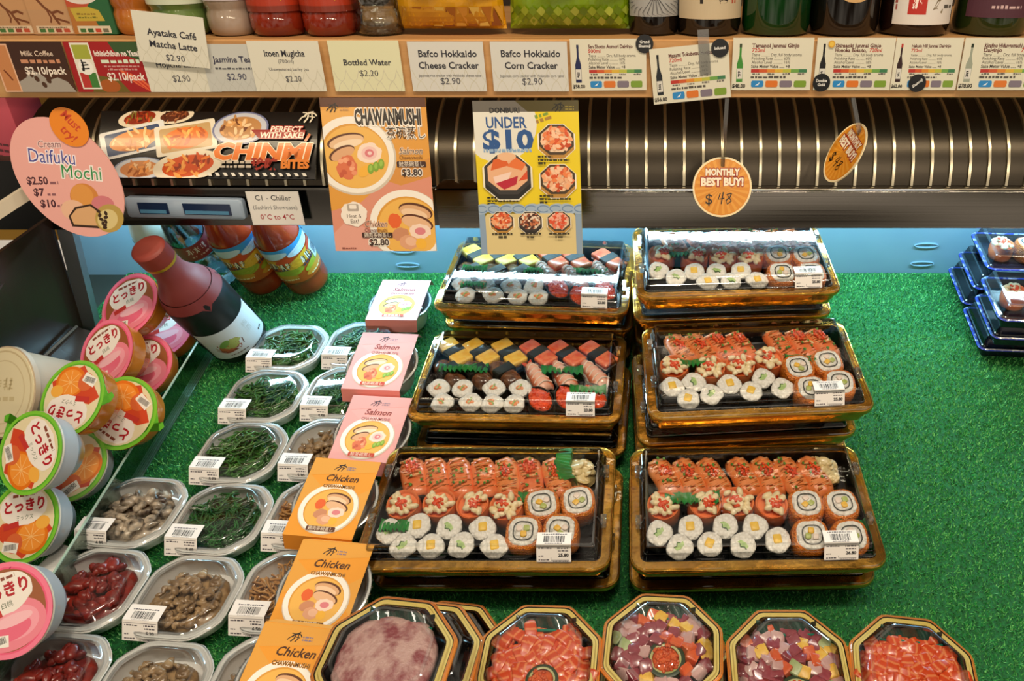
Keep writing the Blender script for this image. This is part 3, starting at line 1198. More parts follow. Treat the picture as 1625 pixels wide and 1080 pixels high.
def sake_card(title, sub, price, bcol, capc, title2=None):
    def f(i):
        h = i.h
        # little picture of the bottle
        i.rect(8.4, h * .62, 2.6, h * .22, bcol)
        i.poly([(8.4, h * .66), (11, h * .66), (13.6, h * .5), (5.8, h * .5)], bcol)
        i.rect(5.8, h * .16, 7.8, h * .36, bcol)
        i.rect(8.2, h * .82, 3, h * .07, capc)
        i.rect(6.2, h * .22, 7, h * .2, 'd8d4cc')
        i.scrawl(7.4, h * .26, 4.6, 7, '222222', len(title))
        i.text(price, 9.5, h * .05, 4.4, '201a18', bold=.04, maxw=16)
        i.text(title, 24, h * .82, 4.6, '5a1a18', bold=.03, align='l', maxw=58)
        if title2:
            i.text(title2, 24, h * .735, 4.6, '5a1a18', bold=.03, align='l', maxw=40)
            i.text(sub, 68, h * .735, 4.6, 'c03a2c', bold=.02, align='l')
        else:
            i.text(sub, 24, h * .735, 4.6, 'c03a2c', bold=.02, align='l')
        for k, L in enumerate(('Taste ........... Dry, full body aroma', 'Polishing Rate ........... 60%', 'Alcohol Level ............ 16%')):
            i.text(L, 24, h * (.655 - .07 * k), 3.6, '57514a', align='l', maxw=62 - 14 * (k > 0))
        i.text('Sake Meter Value ...... +8', 24, h * .435, 3.6, '4a443e', bold=.02, align='l', maxw=48)
        for k, cc in enumerate(('b8352a', 'cc5a2c', 'd88a34', 'd8b040', 'b8b848', '6fa04e', '3d7a52')):
            i.rect(24 + k * 10, h * .345, 10, h * .065, cc)
        for k in range(4):
            i.smear(26 + k * 19, h * .305, 9, 2, '6a645e', k)
        i.smear(24, h * .235, 44, 3, '57514a', 9)
        for k, cc in enumerate(('2a86c8', 'd8752a', '7d7280', '7a9a34')):
            i.rect(25 + k * 18, h * .06, 15.5, h * .13, cc, 0, 2)
        i.poly([(30, h * .09), (36, h * .16), (34, h * .10)], 'e8f0f8')
    return f


def sticker(par, x, y, r, t1, t2=None, rot=0.0):
    i = Ink(100, 100, '15161a')
    i.ell(50, 50, 50, 50, '17181c')
    i.text(t1, 50, 54 if t2 else 44, 15, 'e6e4e0', bold=.03, maxw=70)
    if t2:
        i.text(t2, 50, 32, 15, 'e6e4e0', bold=.03, maxw=70)
    o = link('sticker', i.mesh('sticker', 2 * r, GLOSSY, 0.0008, outline=[(50 + 50 * a, 50 + 50 * b) for a, b in circ(1, 28)]), par)
    o.matrix_local = TR(x, y, 0.0012, rz=rot) @ Matrix.Translation((-r, -r, 0))
    o['label'] = 'round black sticker'
    return o


CR = 'ddd8c4'
sk = [
    ((908, 144), (1026, 143), (904, 62), .002, ('Sen Shotto Aomori Daiginjo', '500ml', '$58.00', '1c2450', '1c2450'), 'white sake card with dark blue bottle picture, next to the corn cracker card'),
    ((1038, 166), (1160, 154), (1034, 78), .005, ('Masumi Tokubetsu Honjozo', '720ml', '$56.00', '1a2026', '101014'), 'slanting white sake card slipped below the rail under clear tape'),
    ((1160, 143), (1285, 143), (1163, 60), .002, ('Tamanoi Junmai Ginjo', '720ml', '$48.00', '3f8a34', '2a3a1c'), 'white sake card with bright green bottle picture'),
    ((1290, 143), (1411, 143), (1293, 60), .002, ('Shimaoki Junmai Ginjo', '720ml', '$46.00', '1c1a1c', '1c1a1c', 'Honoka Bokuto,'), 'white sake card with black bottle picture and small gold medal'),
    ((1412, 143), (1516, 143), (1418, 60), .002, ('Hakuin Hill Junmai Daiginjo', '720ml', '$62.00', '30181a', 'b8332a'), 'white sake card with red capped bottle picture'),
    ((1518, 143), (1650, 143), (1527, 60), .004, ('Kirafino Hidangomachi Junmai', '720ml', '$78.00', '9aa090', '1c2a1c', 'Daiginjo'), 'white sake card with clear glass bottle picture, at the rail end'),
]
cards = []
for bl, br, tl, off, a, lb in sk:
    cards.append(rail_card('price_card', lb, 'price card', bl, br, tl, off, sake_card(*a), CR, 'sake cards along the shelf rail', GLOSSY))
o, M, w_, h_ = cards[0]
sticker(o, w_ * .98, h_ * .90, .0105, 'Grand', 'Shamoji')
o, M, w_, h_ = cards[1]
sticker(o, w_ * .89, h_ * .90, .0105, 'Infused')
tp = MB().box(w_ * .62, w_ * .76, h_ * .45, h_ * 1.25, .0006, .0008).build('clear_tape', clear('clear_tape', 'f4f4f2', .12, .10, gain=1.5), o)
tp['label'] = 'shiny strip of clear tape'
o, M, w_, h_ = cards[3]
sticker(o, w_ * .10, h_ * .15, .0105, 'Double', 'Gold')
gm = Ink(100, 100, 'd8a032')
gm.ell(50, 50, 50, 50, 'd8a032').ell(50, 50, 34, 34, 'e8c050')
m_ = link('gold_medal', gm.mesh('gold_medal', .008, GLOSSY, 0, outline=None), o)
m_.matrix_local = TR(w_ * .14, h_ * .82, .0014)
o, M, w_, h_ = cards[4]
sticker(o, w_ * .40, h_ * .14, .0105, 'Shamoji', None, .7)


# ------------------------------------------------------------------ pictures used on posters and sleeves
def logo(i, x, y, s, c='141414', c2='8a8a8a'):
    """brush-stroke horse mark with two lines of small print"""
    for pts, t in ((((0, 3), (3, 7), (8, 8.5), (11, 11)), 2.4), (((8, 8.5), (13, 7), (15, 4)), 1.8), (((2, 5), (-3, 2), (-6, -2)), 1.6),
                   (((5, 6), (4, 1), (0, -4)), 2.0), (((9, 7), (10, 1), (7, -4)), 1.7), (((3, 8), (-2, 8.5)), 1.2), (((6, 3.5), (13, 2.5)), 1.2)):
        i.line([(x + a * s, y + b * s) for a, b in pts], t * s, c)
    i.smear(x + 17 * s, y + 3.2 * s, 16 * s, 2.6 * s, c2, 3)
    i.smear(x + 17 * s, y - 1.2 * s, 16 * s, 2.6 * s, c2, 4)


def egg_bowl(i, cx, cy, rx, ry, kind, rim='f2ece2', rot=0.0):
    """savoury custard bowl seen from above"""
    i.ell(cx, cy, rx, ry, 'cfc2b0', rot, 40)
    i.ell(cx - rx * .02, cy + ry * .03, rx * .97, ry * .97, rim, rot, 40)
    i.ell(cx, cy, rx * .82, ry * .82, 'd99a3a', rot, 36)
    i.ell(cx + rx * .02, cy - ry * .02, rx * .79, ry * .79, 'eab455', rot, 36)
    e = lambda x, y, a, b, c, r=0, **k: i.ell(cx + x * rx, cy + y * ry, a * rx, b * ry, c, r, **k)
    # two mushroom slices
    if kind == 'salmon':
        e(-.18, .38, .46, .19, '5c3018', 12)
        e(-.16, .36, .43, .165, 'e6bd93', 12)
        e(-.13, .31, .36, .10, 'f2d8b8', 12)
        e(-.30, .08, .34, .16, '5c3018', 24)
        e(-.28, .06, .31, .135, 'dca77c', 24)
        e(.36, .08, .29, .26, 'f4dccb', 10, wob=.08, seed=2)
        e(.36, .08, .19, .17, 'eec5bd', 10)
        e(.36, .08, .11, .10, 'd97a80', 10)
        e(.37, .08, .05, .045, 'f0d0c8', 10)
        e(-.20, -.28, .25, .30, 'd8714a', -15, wob=.10, seed=4)
        for k in range(9):
            e(-.20 + .16 * math.sin(k * 2.4), -.28 + .2 * math.cos(k * 1.7), .07, .06, ('e8926a', 'f0a880', 'c4583a')[k % 3], k * 30)
        e(.20, -.38, .17, .12, 'f0b23c', 40)
        for k in range(3):
            e(.36 + .13 * k, -.32 + .06 * k, .075, .13, '7fa636', -10)
            e(.36 + .13 * k, -.30 + .06 * k, .04, .08, '9cc04e', -10)
    else:
        e(.22, .42, .44, .22, '5c3018', -12)
        e(.20, .39, .41, .19, 'd9a87c', -12)
        e(.18, .35, .34, .13, 'ecc9a4', -12)
        e(.24, .12, .42, .20, '5c3018', -16)
        e(.22, .10, .39, .17, 'e2b48c', -16)
        e(.30, -.12, .28, .20, 'f2d6c4', 0, wob=.08, seed=3)
        e(.30, -.12, .14, .10, 'd98088', 0)
        e(-.34, .16, .17, .20, 'e2632c', 0, wob=.06, seed=5)
        e(-.22, -.20, .22, .17, 'c98a66', 20, wob=.08, seed=6)
        e(-.02, -.42, .24, .20, 'dba07c', -10, wob=.06, seed=7)
        e(.04, -.40, .15, .12, 'e8b898', -10)
        e(.30, -.46, .14, .15, 'f0b63c', 20)


def oct_pts(cx, cy, rx, ry):
    return [(cx + rx * math.cos(R(22.5 + 45 * k)), cy + ry * math.sin(R(22.5 + 45 * k))) for k in range(8)]


def rice_bowl(i, cx, cy, r, tone, dark=False, seed=0):
    i.poly(oct_pts(cx, cy - r * .12, r * 1.08, r * .98), 'f2ead6')
    i.poly(oct_pts(cx, cy - r * .20, r, r * .86), '2a2523' if dark else 'b8863c')
    i.poly(oct_pts(cx, cy - r * .02, r, r * .84), '3b3432' if dark else '4a3a28')
    i.poly(oct_pts(cx, cy, r * .86, r * .70), 'e8c9a8')
    rnd = random.Random(seed)
    for k in range(90):
        a, q = rnd.uniform(0, 6.28), r * .76 * math.sqrt(rnd.random())
        i.ell(cx + q * math.cos(a), cy + q * .8 * math.sin(a), r * .17, r * .10, rnd.choice(tone), rnd.uniform(0, 180), 8)


SAL = ['d9572c', 'e8804a', 'f0a878', 'c4481f', 'f4c4a0']


def hang_poster(name, label, cat, bl, br, tl, yb, yt, draw, base, mat_=GLOSSY, thick=0.0012, group='printed signs hung on the hood'):
    M, w_, h_ = card3(aty(*bl, yb), aty(*br, yb), aty(*tl, yt))
    ink = Ink(100, 100 * h_ / w_, base)
    draw(ink)
    o = link(name, ink.mesh(name, w_, mat_, thick))
    o.matrix_world = M
    tag(o, label, cat, group)
    return o, M, w_, h_


def d_chawan(i):
    h = i.h
    i.rect(0, 0, 100, h, 'dd9b3e')
    i.poly([(0, h * .92), (40, h * .95), (20, h * .80), (0, h * .78)], 'e6ab52')
    i.poly([(0, 0), (100, 0), (100, h * .52), (60, h * .50), (30, h * .33), (0, h * .27)], 'd98f78')
    i.poly([(0, 0), (46, 0), (36, h * .14), (16, h * .22), (0, h * .12)], 'e0a090')
    i.poly([(44, h * .50), (100, h * .62), (100, h * .50), (70, h * .44)], 'd38f40')
    egg_bowl(i, 28, h * .63, 40, 37, 'salmon')
    egg_bowl(i, 74, h * .165, 38, 36, 'chicken')
    i.rect(0, h * .945, 100, h * .055, '5a3018')
    logo(i, 9, h * .925, .55, '1a1410', 'b98a5a')
    i.text('CHAWANMUSHI', 63, h * .835, 13.5, '2a201c', w=62, bold=.045, halo='f4ece0', hw=.07)
    i.text('茶碗蒸し', 79, h * .75, 8.5, '2a201c', w=37, halo='f4ece0', hw=.07)
    i.text('Salmon', 82, h * .645, 6.2, '4a2a20', shear=.25, halo='f2dcc0', hw=.05, maxw=22)
    i.text('Chawanmushi', 82, h * .61, 3.8, '6a4a30', maxw=22)
    i.rect(68, h * .56, 28, 5.4, '40241c', 0, 1)
    i.text('鮭茶碗蒸し', 82, h * .566, 3.8, 'f0e2d0', maxw=24)
    i.text('$3.80', 82, h * .505, 6.2, '38241c', bold=.03, halo='f6eee2', hw=.09, maxw=19)
    i.ell(22, h * .25, 13, 12, 'f0e6da', 0, wob=.06, seed=1)
    i.rect(16, h * .27, 11, 7, 'b0a498', 0, 1)
    i.rect(18, h * .285, 7, 4, 'f0e6da', 0, 1)
    i.text('Heat &', 22, h * .225, 4, '4a3a34', maxw=14)
    i.text('Eat!', 22, h * .19, 4, '4a3a34', maxw=9)
    i.text('Chicken', 42, h * .165, 6.2, '4a2a20', shear=.25, halo='efc8b0', hw=.05, maxw=22)
    i.text('Chawanmushi', 42, h * .13, 3.8, '6a3a30', maxw=22)
    i.rect(28, h * .09, 30, 5.4, '40241c', 0, 1)
    i.text('鶏肉茶碗蒸し', 43, h * .096, 3.8, 'f0e2d0', maxw=26)
    i.text('$2.80', 44, h * .04, 6.2, '38241c', bold=.03, halo='f6eee2', hw=.09, maxw=19)
    i.smear(7, h * .015, 14, 1.5, '8a4a40', 3)


def d_donburi(i):
    h = i.h
    i.rect(0, 0, 100, h, 'e6cb1e')
    i.ell(22, h * .86, 38, 36, 'e2ded2')
    i.rect(0, h * .93, 100, h * .07, '4a4018')
    i.poly([(0, h * .93), (52, h * .93), (40, h), (0, h)], '6a645c')
    i.text('DONBURI', 30, h * .925, 4.6, '1a1a20', bold=.03, maxw=28)
    logo(i, 78, h * .945, .55, '14120c', '8a7a2a')
    i.text('UNDER', 31, h * .83, 10, '2c5590', w=38, bold=.02)
    i.text('$10', 32, h * .695, 17.5, '2c5590', w=46, bold=.04)
    for k, cc in enumerate(('a0b8d0', '8aa8c8')):
        i.smear(8, h * (.685 - .01 * k), 46, 2, cc, k)
    i.smear(59, h * .885, 13, 3.4, '7a9a3a', 4, 18)
    i.smear(60, h * .855, 16, 3.4, 'a8803a', 5, 18)
    rice_bowl(i, 78, h * .755, 18, SAL, False, 1)
    rice_bowl(i, 78, h * .50, 18, SAL + ['e8b088'], False, 2)
    # big bowl
    cx, cy, r = 30, h * .53, 24
    i.poly(oct_pts(cx, cy - r * .10, r * 1.08, r * 1.0), 'ece4cc')
    i.poly(oct_pts(cx, cy - r * .20, r, r * .84), '22201f')
    i.poly(oct_pts(cx, cy, r, r * .84), '3a3634')
    i.poly(oct_pts(cx, cy + 1, r * .86, r * .7), 'e6b088')
    i.poly([(14, cy + 4), (32, cy + 9), (28, cy + 17), (17, cy + 14)], 'd8622c')
    i.poly([(30, cy + 8), (44, cy + 4), (48, cy + 10), (38, cy + 17)], 'e2743a')
    i.poly([(16, cy - 2), (34, cy + 3), (30, cy - 6), (18, cy - 9)], 'f0d0c0')
    i.poly([(18, cy - 8), (40, cy - 1), (38, cy - 9), (26, cy - 14)], 'b8243a')
    i.poly([(40, cy - 6), (49, cy + 4), (49, cy - 4)], 'd8502c')
    i.ell(30, cy + 17, 9, 4, 'e8b890')
    for x, y, c in ((9, .375, '1c1a14'), (60, .64, '3a3414'), (60, .385, '3a3414')):
        i.smear(x, h * y, 14, 2, c, 1)
        i.smear(x, h * (y - .022), 30, 2, c, 2)
        i.smear(x, h * (y - .044), 7, 2.4, c, 3)
    # wave border and the plain panel
    i.rect(0, 0, 6, h * .30, '8aa0b8')
    i.rect(94, 0, 6, h * .30, '8aa0b8')
    for k in range(9):
        x = 3 + k * 12
        i.ell(x, h * .305, 8, 5, '9fb2c6', 15 * (-1) ** k)
        i.ring(x, h * .305, 6, 3.6, 1, '6a84a6', 0, 16)
    i.rect(6, 0, 88, h * .275, 'd9c58c', 0, 4)
    i.rect(6, 0, 88, h * .1, 'd9c58c')
    for k, (tn, dk) in enumerate(((SAL, False), (['4a2a20', 'e8d0b8', '7a3a28', 'c8744a'], True), (['d8502c', 'f0a890', 'e87858'], False))):
        rice_bowl(i, 22 + 28 * k, h * .225, 12, tn, dk, 5 + k)
        i.smear(12 + 28 * k, h * .135, 20, 2, '3c3420', k)
        i.smear(18 + 28 * k, h * .112, 8, 2.2, '3c3420', k + 5)


hang_poster('poster', 'orange chawanmushi poster with two custard bowls hanging in front of the hood', 'poster', (533, 398), (693, 398), (514, 155), .850, .927, d_chawan, 'dd9b3e')
hang_poster('poster', 'yellow and white rice bowl poster with large blue price hanging in front of the hood', 'poster', (765, 403), (925, 402), (756, 160), .850, .927, d_donburi, 'e6cb1e')


def dish(i, cx, cy, rx, ry, plate, tone, rot=0, square=False, seed=0, edge=None):
    rnd = random.Random(seed)
    if square:
        i.rect(cx - rx, cy - ry, 2 * rx, 2 * ry, plate, rot, 1)
        i.rect(cx - rx * .84, cy - ry * .8, rx * 1.68, ry * 1.6, edge or 'c8c4bc', rot, 1)
    else:
        i.ell(cx, cy, rx, ry, edge or plate, rot)
        i.ell(cx, cy, rx * .93, ry * .92, plate, rot)
    i.ell(cx, cy, rx * .74, ry * .70, tone[0], rot)
    c, s_ = math.cos(R(rot)), math.sin(R(rot))
    for k in range(34):
        a, q = rnd.uniform(0, 6.28), math.sqrt(rnd.random()) * .66
        x, y = rx * q * math.cos(a), ry * q * math.sin(a)
        i.ell(cx + x * c - y * s_, cy + x * s_ + y * c, rx * .15, ry * .1, rnd.choice(tone), rnd.uniform(0, 180), 8)


def d_chinmi(i):
    h = i.h
    i.rect(0, 0, 100, h, '120f0e')
    dish(i, 18, h * .90, 10, 4.2, 'd8ccb8', ['8a2c14', 'c4502a', '5a1c10', '7a6a2a'], 12, seed=1)
    dish(i, 34, h * .93, 9, 3.6, 'd8ccb8', ['5a2a18', '8a4a2c', 'b07850', '3a1c14'], 10, seed=2)
    dish(i, 16, h * .56, 15, 6.6, 'd6d8dc', ['d8904a', 'e8b070', 'c07838', 'f0c890'], 14, True, 3, '3a4a70')
    dish(i, 40, h * .60, 14, 7.2, 'd9d2c4', ['d8752a', 'e8a04a', 'b8561c', 'f0b860'], 10, True, 4, 'b89868')
    dish(i, 20, h * .13, 12, 5.5, 'c4ccd8', ['c88a5a', 'e8c8a0', '9a5a34', 'e09858'], 4, seed=5, edge='8a98b8')
    dish(i, 42, h * .18, 16, 7.2, 'ded4c0', ['c8501c', 'e07a2c', '8a3010', 'e8a050'], 10, seed=6)
    dish(i, 65, h * .74, 13, 7.8, 'b8bccc', ['b08050', 'e0c098', '6a3a20', 'd09a60'], 8, seed=7, edge='6a709a')
    logo(i, 94, h * .88, .38, 'd8d0c0', 'c8c0b0')
    i.poly([(70, h * .72), (95, h * .72), (94, h * .58), (74, h * .58)], '8e1f18')
    i.text('PERFECT', 86, h * .69, 2.6, 'f0e6dc', bold=.03, shear=.2, maxw=16, halo='a8281c')
    i.text('WITH SAKE!', 84, h * .60, 2.6, 'f0e6dc', bold=.03, shear=.2, maxw=21, halo='a8281c')
    i.line([(95, h * .55), (97, h * .66)], 1.2, 'c86a2c')
    i.text('CHINMI', 75, h * .28, 7.4, 'e27a2e', w=43, bold=.05, shear=.2, halo='f4e6d0', hw=.025)
    i.smear(57, h * .215, 14, 1.4, 'c8bcae', 3)
    i.smear(57, h * .15, 14, 1.4, 'c8bcae', 4)
    i.text('珍味', 77, h * .14, 4.2, 'a02a18', bold=.05)
    i.text('BITES', 91, h * .15, 3.8, 'e8862e', bold=.06, maxw=16)
    for k in range(13):
        i.poly([(52 + 3.6 * k, .9), (53.6 + 3.6 * k, .9), (52.6 + 3.6 * k, 2.4), (51 + 3.6 * k, 2.4)], 'd8d4cc')


o, M, w_, h_ = hang_poster('sign_board', 'black appetizer board with orange lettering and dishes lying on the louvres', 'sign', (152, 282), (500, 284), (172, 176), .962, 1.03, d_chinmi, '120f0e', thick=.003)

# pink oval sign, with its orange bubble
M, w_, h_ = card3(aty(44, 372, .87), aty(204, 372, .87), aty(38, 192, .93))
sg = thing('oval_sign', 'pink oval daifuku mochi price sign hanging beside the chiller corner', 'sign', 'printed signs hung on the hood', M)
ink = Ink(100, 112, 'e8a8a0')
OV = [(50 + 47 * math.cos(t) * math.cos(-.62) - 62 * math.sin(t) * math.sin(-.62), 55 + 47 * math.cos(t) * math.sin(-.62) * -1 * -1 + 62 * math.sin(t) * math.cos(-.62) * .90) for t in [2 * math.pi * k / 48 for k in range(48)]]
OV = [(50 + 62 * math.cos(t) * math.cos(2.18) - 46 * math.sin(t) * math.sin(2.18), 55 + 62 * math.cos(t) * math.sin(2.18) + 46 * math.sin(t) * math.cos(2.18)) for t in [2 * math.pi * k / 48 for k in range(48)]]
ink.poly(OV, 'e9aaa2')
ink.text('Cream', 38, 84, 6.5, '8a5a60', shear=.1, halo='f0d0cc', maxw=22)
ink.text('Daifuku', 38, 69, 13, '4a4c98', halo='f6e8ee', hw=.06, maxw=44, rot=-4)
ink.text('Mochi', 64, 54, 13, '2f8a4a', halo='f6ece8', hw=.06, maxw=38, rot=-4)
for k, s_ in enumerate(('$2.50', '$7', '$10')):
    x = 10 + 4.5 * k
    ink.text(s_, x, 49 - 11 * k, 7, '4a2430', bold=.03, align='l', maxw=20)
    ink.smear(x + (22, 13, 16)[k], 49 - 11 * k, 8, 3, '8a5a60', k)
ink.ell(63, 36, 14, 14, 'd0843c', 10).ell(61, 38, 11, 11, 'dc9648')
ink.ell(80, 30, 11, 8, 'd07a80')
ink.ell(50, 24, 12, 10, 'e8b89a')
ink.poly([(46, 8), (74, 6), (80, 20), (68, 30), (52, 27), (44, 18)], '3a2418')
ink.poly([(48, 10), (73, 8.5), (77, 20), (67, 28), (53, 25), (46, 18)], 'd8a878')
ink.ell(84, 16, 15, 13, 'b89a50', 40).ell(82, 15, 11, 9, 'd8c488', 40)
for k in range(9):
    ink.ell(78 + 2 * math.sin(k * 3) * 2, 7 + k * 2, 2.4, 1.7, '3a2418', k * 40, 8)
link('board', ink.mesh('board', w_, GLOSSY, .0015, outline=OV, clip=False), sg)
ink = Ink(100, 80, 'e8861c')
ink.poly([(50 + 50 * a, 40 + 40 * b) for a, b in circ(1, 32)], 'e8861c')
ink.text('Must', 44, 46, 20, 'c8401c', bold=.02, shear=.1, maxw=50)
ink.text('try!', 58, 18, 20, 'c8401c', bold=.02, shear=.1, maxw=46)
b_ = link('bubble', ink.mesh('bubble', w_ * .40, GLOSSY, .0006, outline=[(50 + 50 * a, 40 + 40 * b) for a, b in circ(1, 32)], clip=False), sg)
b_.matrix_local = TR(w_ * .36, h_ * .99, .0014, rz=-.85)
b_['label'] = 'orange oval bubble with red handwriting'


def d_best(i):
    i.ell(50, 50, 50, 50, 'f0dcb0')
    i.ell(50, 50, 47, 47, 'd98a22')
    for k in range(24):
        a, b = 2 * math.pi * k / 24, 2 * math.pi * (k + .45) / 24
        i.poly([(50, 50), (50 + 45 * math.cos(a), 50 + 45 * math.sin(a)), (50 + 45 * math.cos(b), 50 + 45 * math.sin(b))], 'e29c38')
    i.text('MONTHLY', 50, 70, 10.5, 'f6e8d0', w=56, bold=.05, halo='a02a1c', hw=.09)
    i.text('BEST BUY!', 50, 53, 12.5, 'f6e8d0', w=70, bold=.05, halo='a02a1c', hw=.09)
    i.text('$', 28, 22, 17, '1c1410', bold=.01)
    i.line([(47, 40), (44, 30), (54, 32)], 2, '1c1410')
    i.line([(52, 42), (49, 22)], 2, '1c1410')
    i.line([(66, 40), (58, 38), (62, 33), (66, 27), (59, 22), (57, 28), (64, 34), (66, 40)], 2, '1c1410')


def round_sign(label, c, r, nrm, hanger):
    sg = thing('round_sign', label, 'sign', 'printed signs hung on the hood', frame(c, (nrm.cross(Vector((0, 0, 1))) * -1), z=nrm))
    ink = Ink(100, 100, 'f0dcb0')
    d_best(ink)
    b_ = link('disc', ink.mesh('disc', 2 * r, GLOSSY, .0015, outline=[(50 + 50 * a, 50 + 50 * b) for a, b in circ(1, 40)]), sg)
    b_.matrix_local = Matrix.Translation((-r, -r, 0))
    inv = sg.matrix_world.inverted()
    top = inv @ hanger
    MB().tube([(0, r * .7, -.002), (top.x, top.y, top.z)], .0035, 4).build('clear_hanger', clear('clear_tape', 'f4f4f2', .12, .10, gain=1.5), sg)
    return sg


nb = -BKT * .98 + Vector((0, 0, .25))
c_ = aty(1146, 297, .925)
r_ = 47 / FPX * (c_ - EYE).dot(FWD)
round_sign('round orange best buy sign facing front on the steel lip', c_, r_, nb.normalized(), Vector((c_.x, .938, .44)))
c_ = aty(1340, 242, .925)
round_sign('round orange best buy sign turned almost edge on, above the steel lip', c_, r_ * 1.04, Vector((-.80, -.06, .46)).normalized(), Vector((c_.x + .002, .938, .44)))

# paper card of the chiller
M, w_, h_ = card3(hit(403, 356, LB, BKT) - BKT * .002, hit(485, 356, LB, BKT) - BKT * .002, hit(396, 303, LB, BKT) - BKT * .002)
ink = Ink(100, 100 * h_ / w_, 'dfdcd8')
ink.rect(1.5, 1.5, 97, ink.h - 3, 'e6e3de')
ink.text('C1 - Chiller', 50, ink.h * .74, 10, '3a3a3c', bold=.01, maxw=70)
ink.text('(Sashimi Showcase)', 50, ink.h * .47, 8, '55555a', maxw=84)
ink.text('0°C to 4°C', 50, ink.h * .17, 10, 'a83038', bold=.01, maxw=64)
o = link('notice_card', ink.mesh('notice_card', w_, GLOSSY, .0008))
o.matrix_world = M
tag(o, 'small white chiller temperature card stuck beside the control panel', 'notice')

# pink box at the far end of the shelf zone
pb_ = aty(10, 268, 1.06)
M = frame(pb_, Vector((1, .25, -.05)), z=Vector((0, .1, 1)))
t = thing('gift_box', 'pink printed box leaning at the chiller end, under the shelf', 'box', M=TR(pb_.x, pb_.y, pb_.z, rz=-.25, rx=-.15))
MB().box(-.05, .05, 0, .05, 0, .115, bev=.002).build('box', mat('pink_card', 'b8485c', .5), t)
ink = Ink(100, 100, 'b8485c').rect(5, 55, 60, 34, 'd8b8a0').smear(20, 36, 60, 5, '5a2a34', 3).smear(20, 26, 50, 5, '5a2a34', 4).smear(20, 16, 40, 5, '5a2a34', 5)
link('printed_face', ink.mesh('printed_face', .096, PAPER, 0, fn=lambda x, y, z: (x - .048, -.0004 - z, y + .002)), t)

# ------------------------------------------------------------------ food
rice_m = mat('rice', 'f8f5ef', 0.4, noise_col='e9e4da', nscale=260, bump=0.9, bscale=260, kind='voronoi', sss=0.0, lo=.1, hi=.8)
nori_m = mat('nori', '10140f', 0.45, noise_col='1c1f16', nscale=150, bump=0.4, bscale=300)
egg_m = mat('egg', 'f2b62a', 0.4, noise_col='f7cf5c', nscale=120, bump=0.15, bscale=200)
cuc_m = mat('cucumber', 'bcd492', 0.3, noise_col='8ab460', nscale=150)
salm_m = mat('salmon', 'e46f38', 0.25, noise_col='ee8f5c', nscale=40, coat=.4)
sear_m = mat('seared_salmon', 'ec9458', 0.3, noise_col='da7436', nscale=60, coat=.4, bump=.3, bscale=120)
roe_m = mat('roe', 'f2581c', 0.12, noise_col='d83c10', nscale=200, coat=.8)
tobiko_m = mat('tobiko_coat', 'f0922a', 0.3, noise_col='d66c12', nscale=420, kind='voronoi', bump=1.0, bscale=480, coat=.4, lo=.1, hi=.7)
mayo_m = mat('mayo', 'f4e6c2', 0.25, noise_col='f0d9a4', nscale=90, coat=.3)
sauce_m = mat('spicy_sauce', 'b8682e', 0.25, coat=.3)
sauce2_m = mat('mayo_sauce', 'f4c48a', 0.25, coat=.3)
scal_m = mat('scallion', '3f8a34', 0.4, noise_col='7db85a', nscale=120)
prawn_m = mat('prawn', 'f2b8a0', 0.3, noise_col='e8825a', nscale=60, kind='wave', coat=.4, stretch=(0.2, 3.0, 0.2), lo=.5, hi=.95)
crab_m = mat('crab_stick', 'e8562c', 0.3, noise_col='f08a5c', nscale=120, coat=.3)
crabw_m = mat('crab_white', 'f2dfd2', 0.35)
eel_m = mat('glazed_eel', '4a2a1a', 0.2, noise_col='8a5a3a', nscale=90, coat=.6)
leaf_m = mat('plastic_leaf', '35a04a', 0.3, noise_col='24803a', nscale=60)
ging_m = mat('pickled_ginger', 'e6d2a0', 0.3, noise_col='cdb070', nscale=60, coat=.3)
avo_m = mat('avocado', 'a9b85a', 0.35, noise_col='c9cf84', nscale=120)
gold_m = mat('gold_foil', 'e0ae50', 0.2, 0.95, noise_col='c8923a', nscale=40, bump=.8, bscale=48)
lidm = clear('lid_plastic', 'fbfcfc', .04, .01, gain=.9, wob=.08)
lidm2 = clear('lid_edge_plastic', 'f2f5f5', .10, .12, gain=1.6)
label_m = PAPER

FOOD = {}


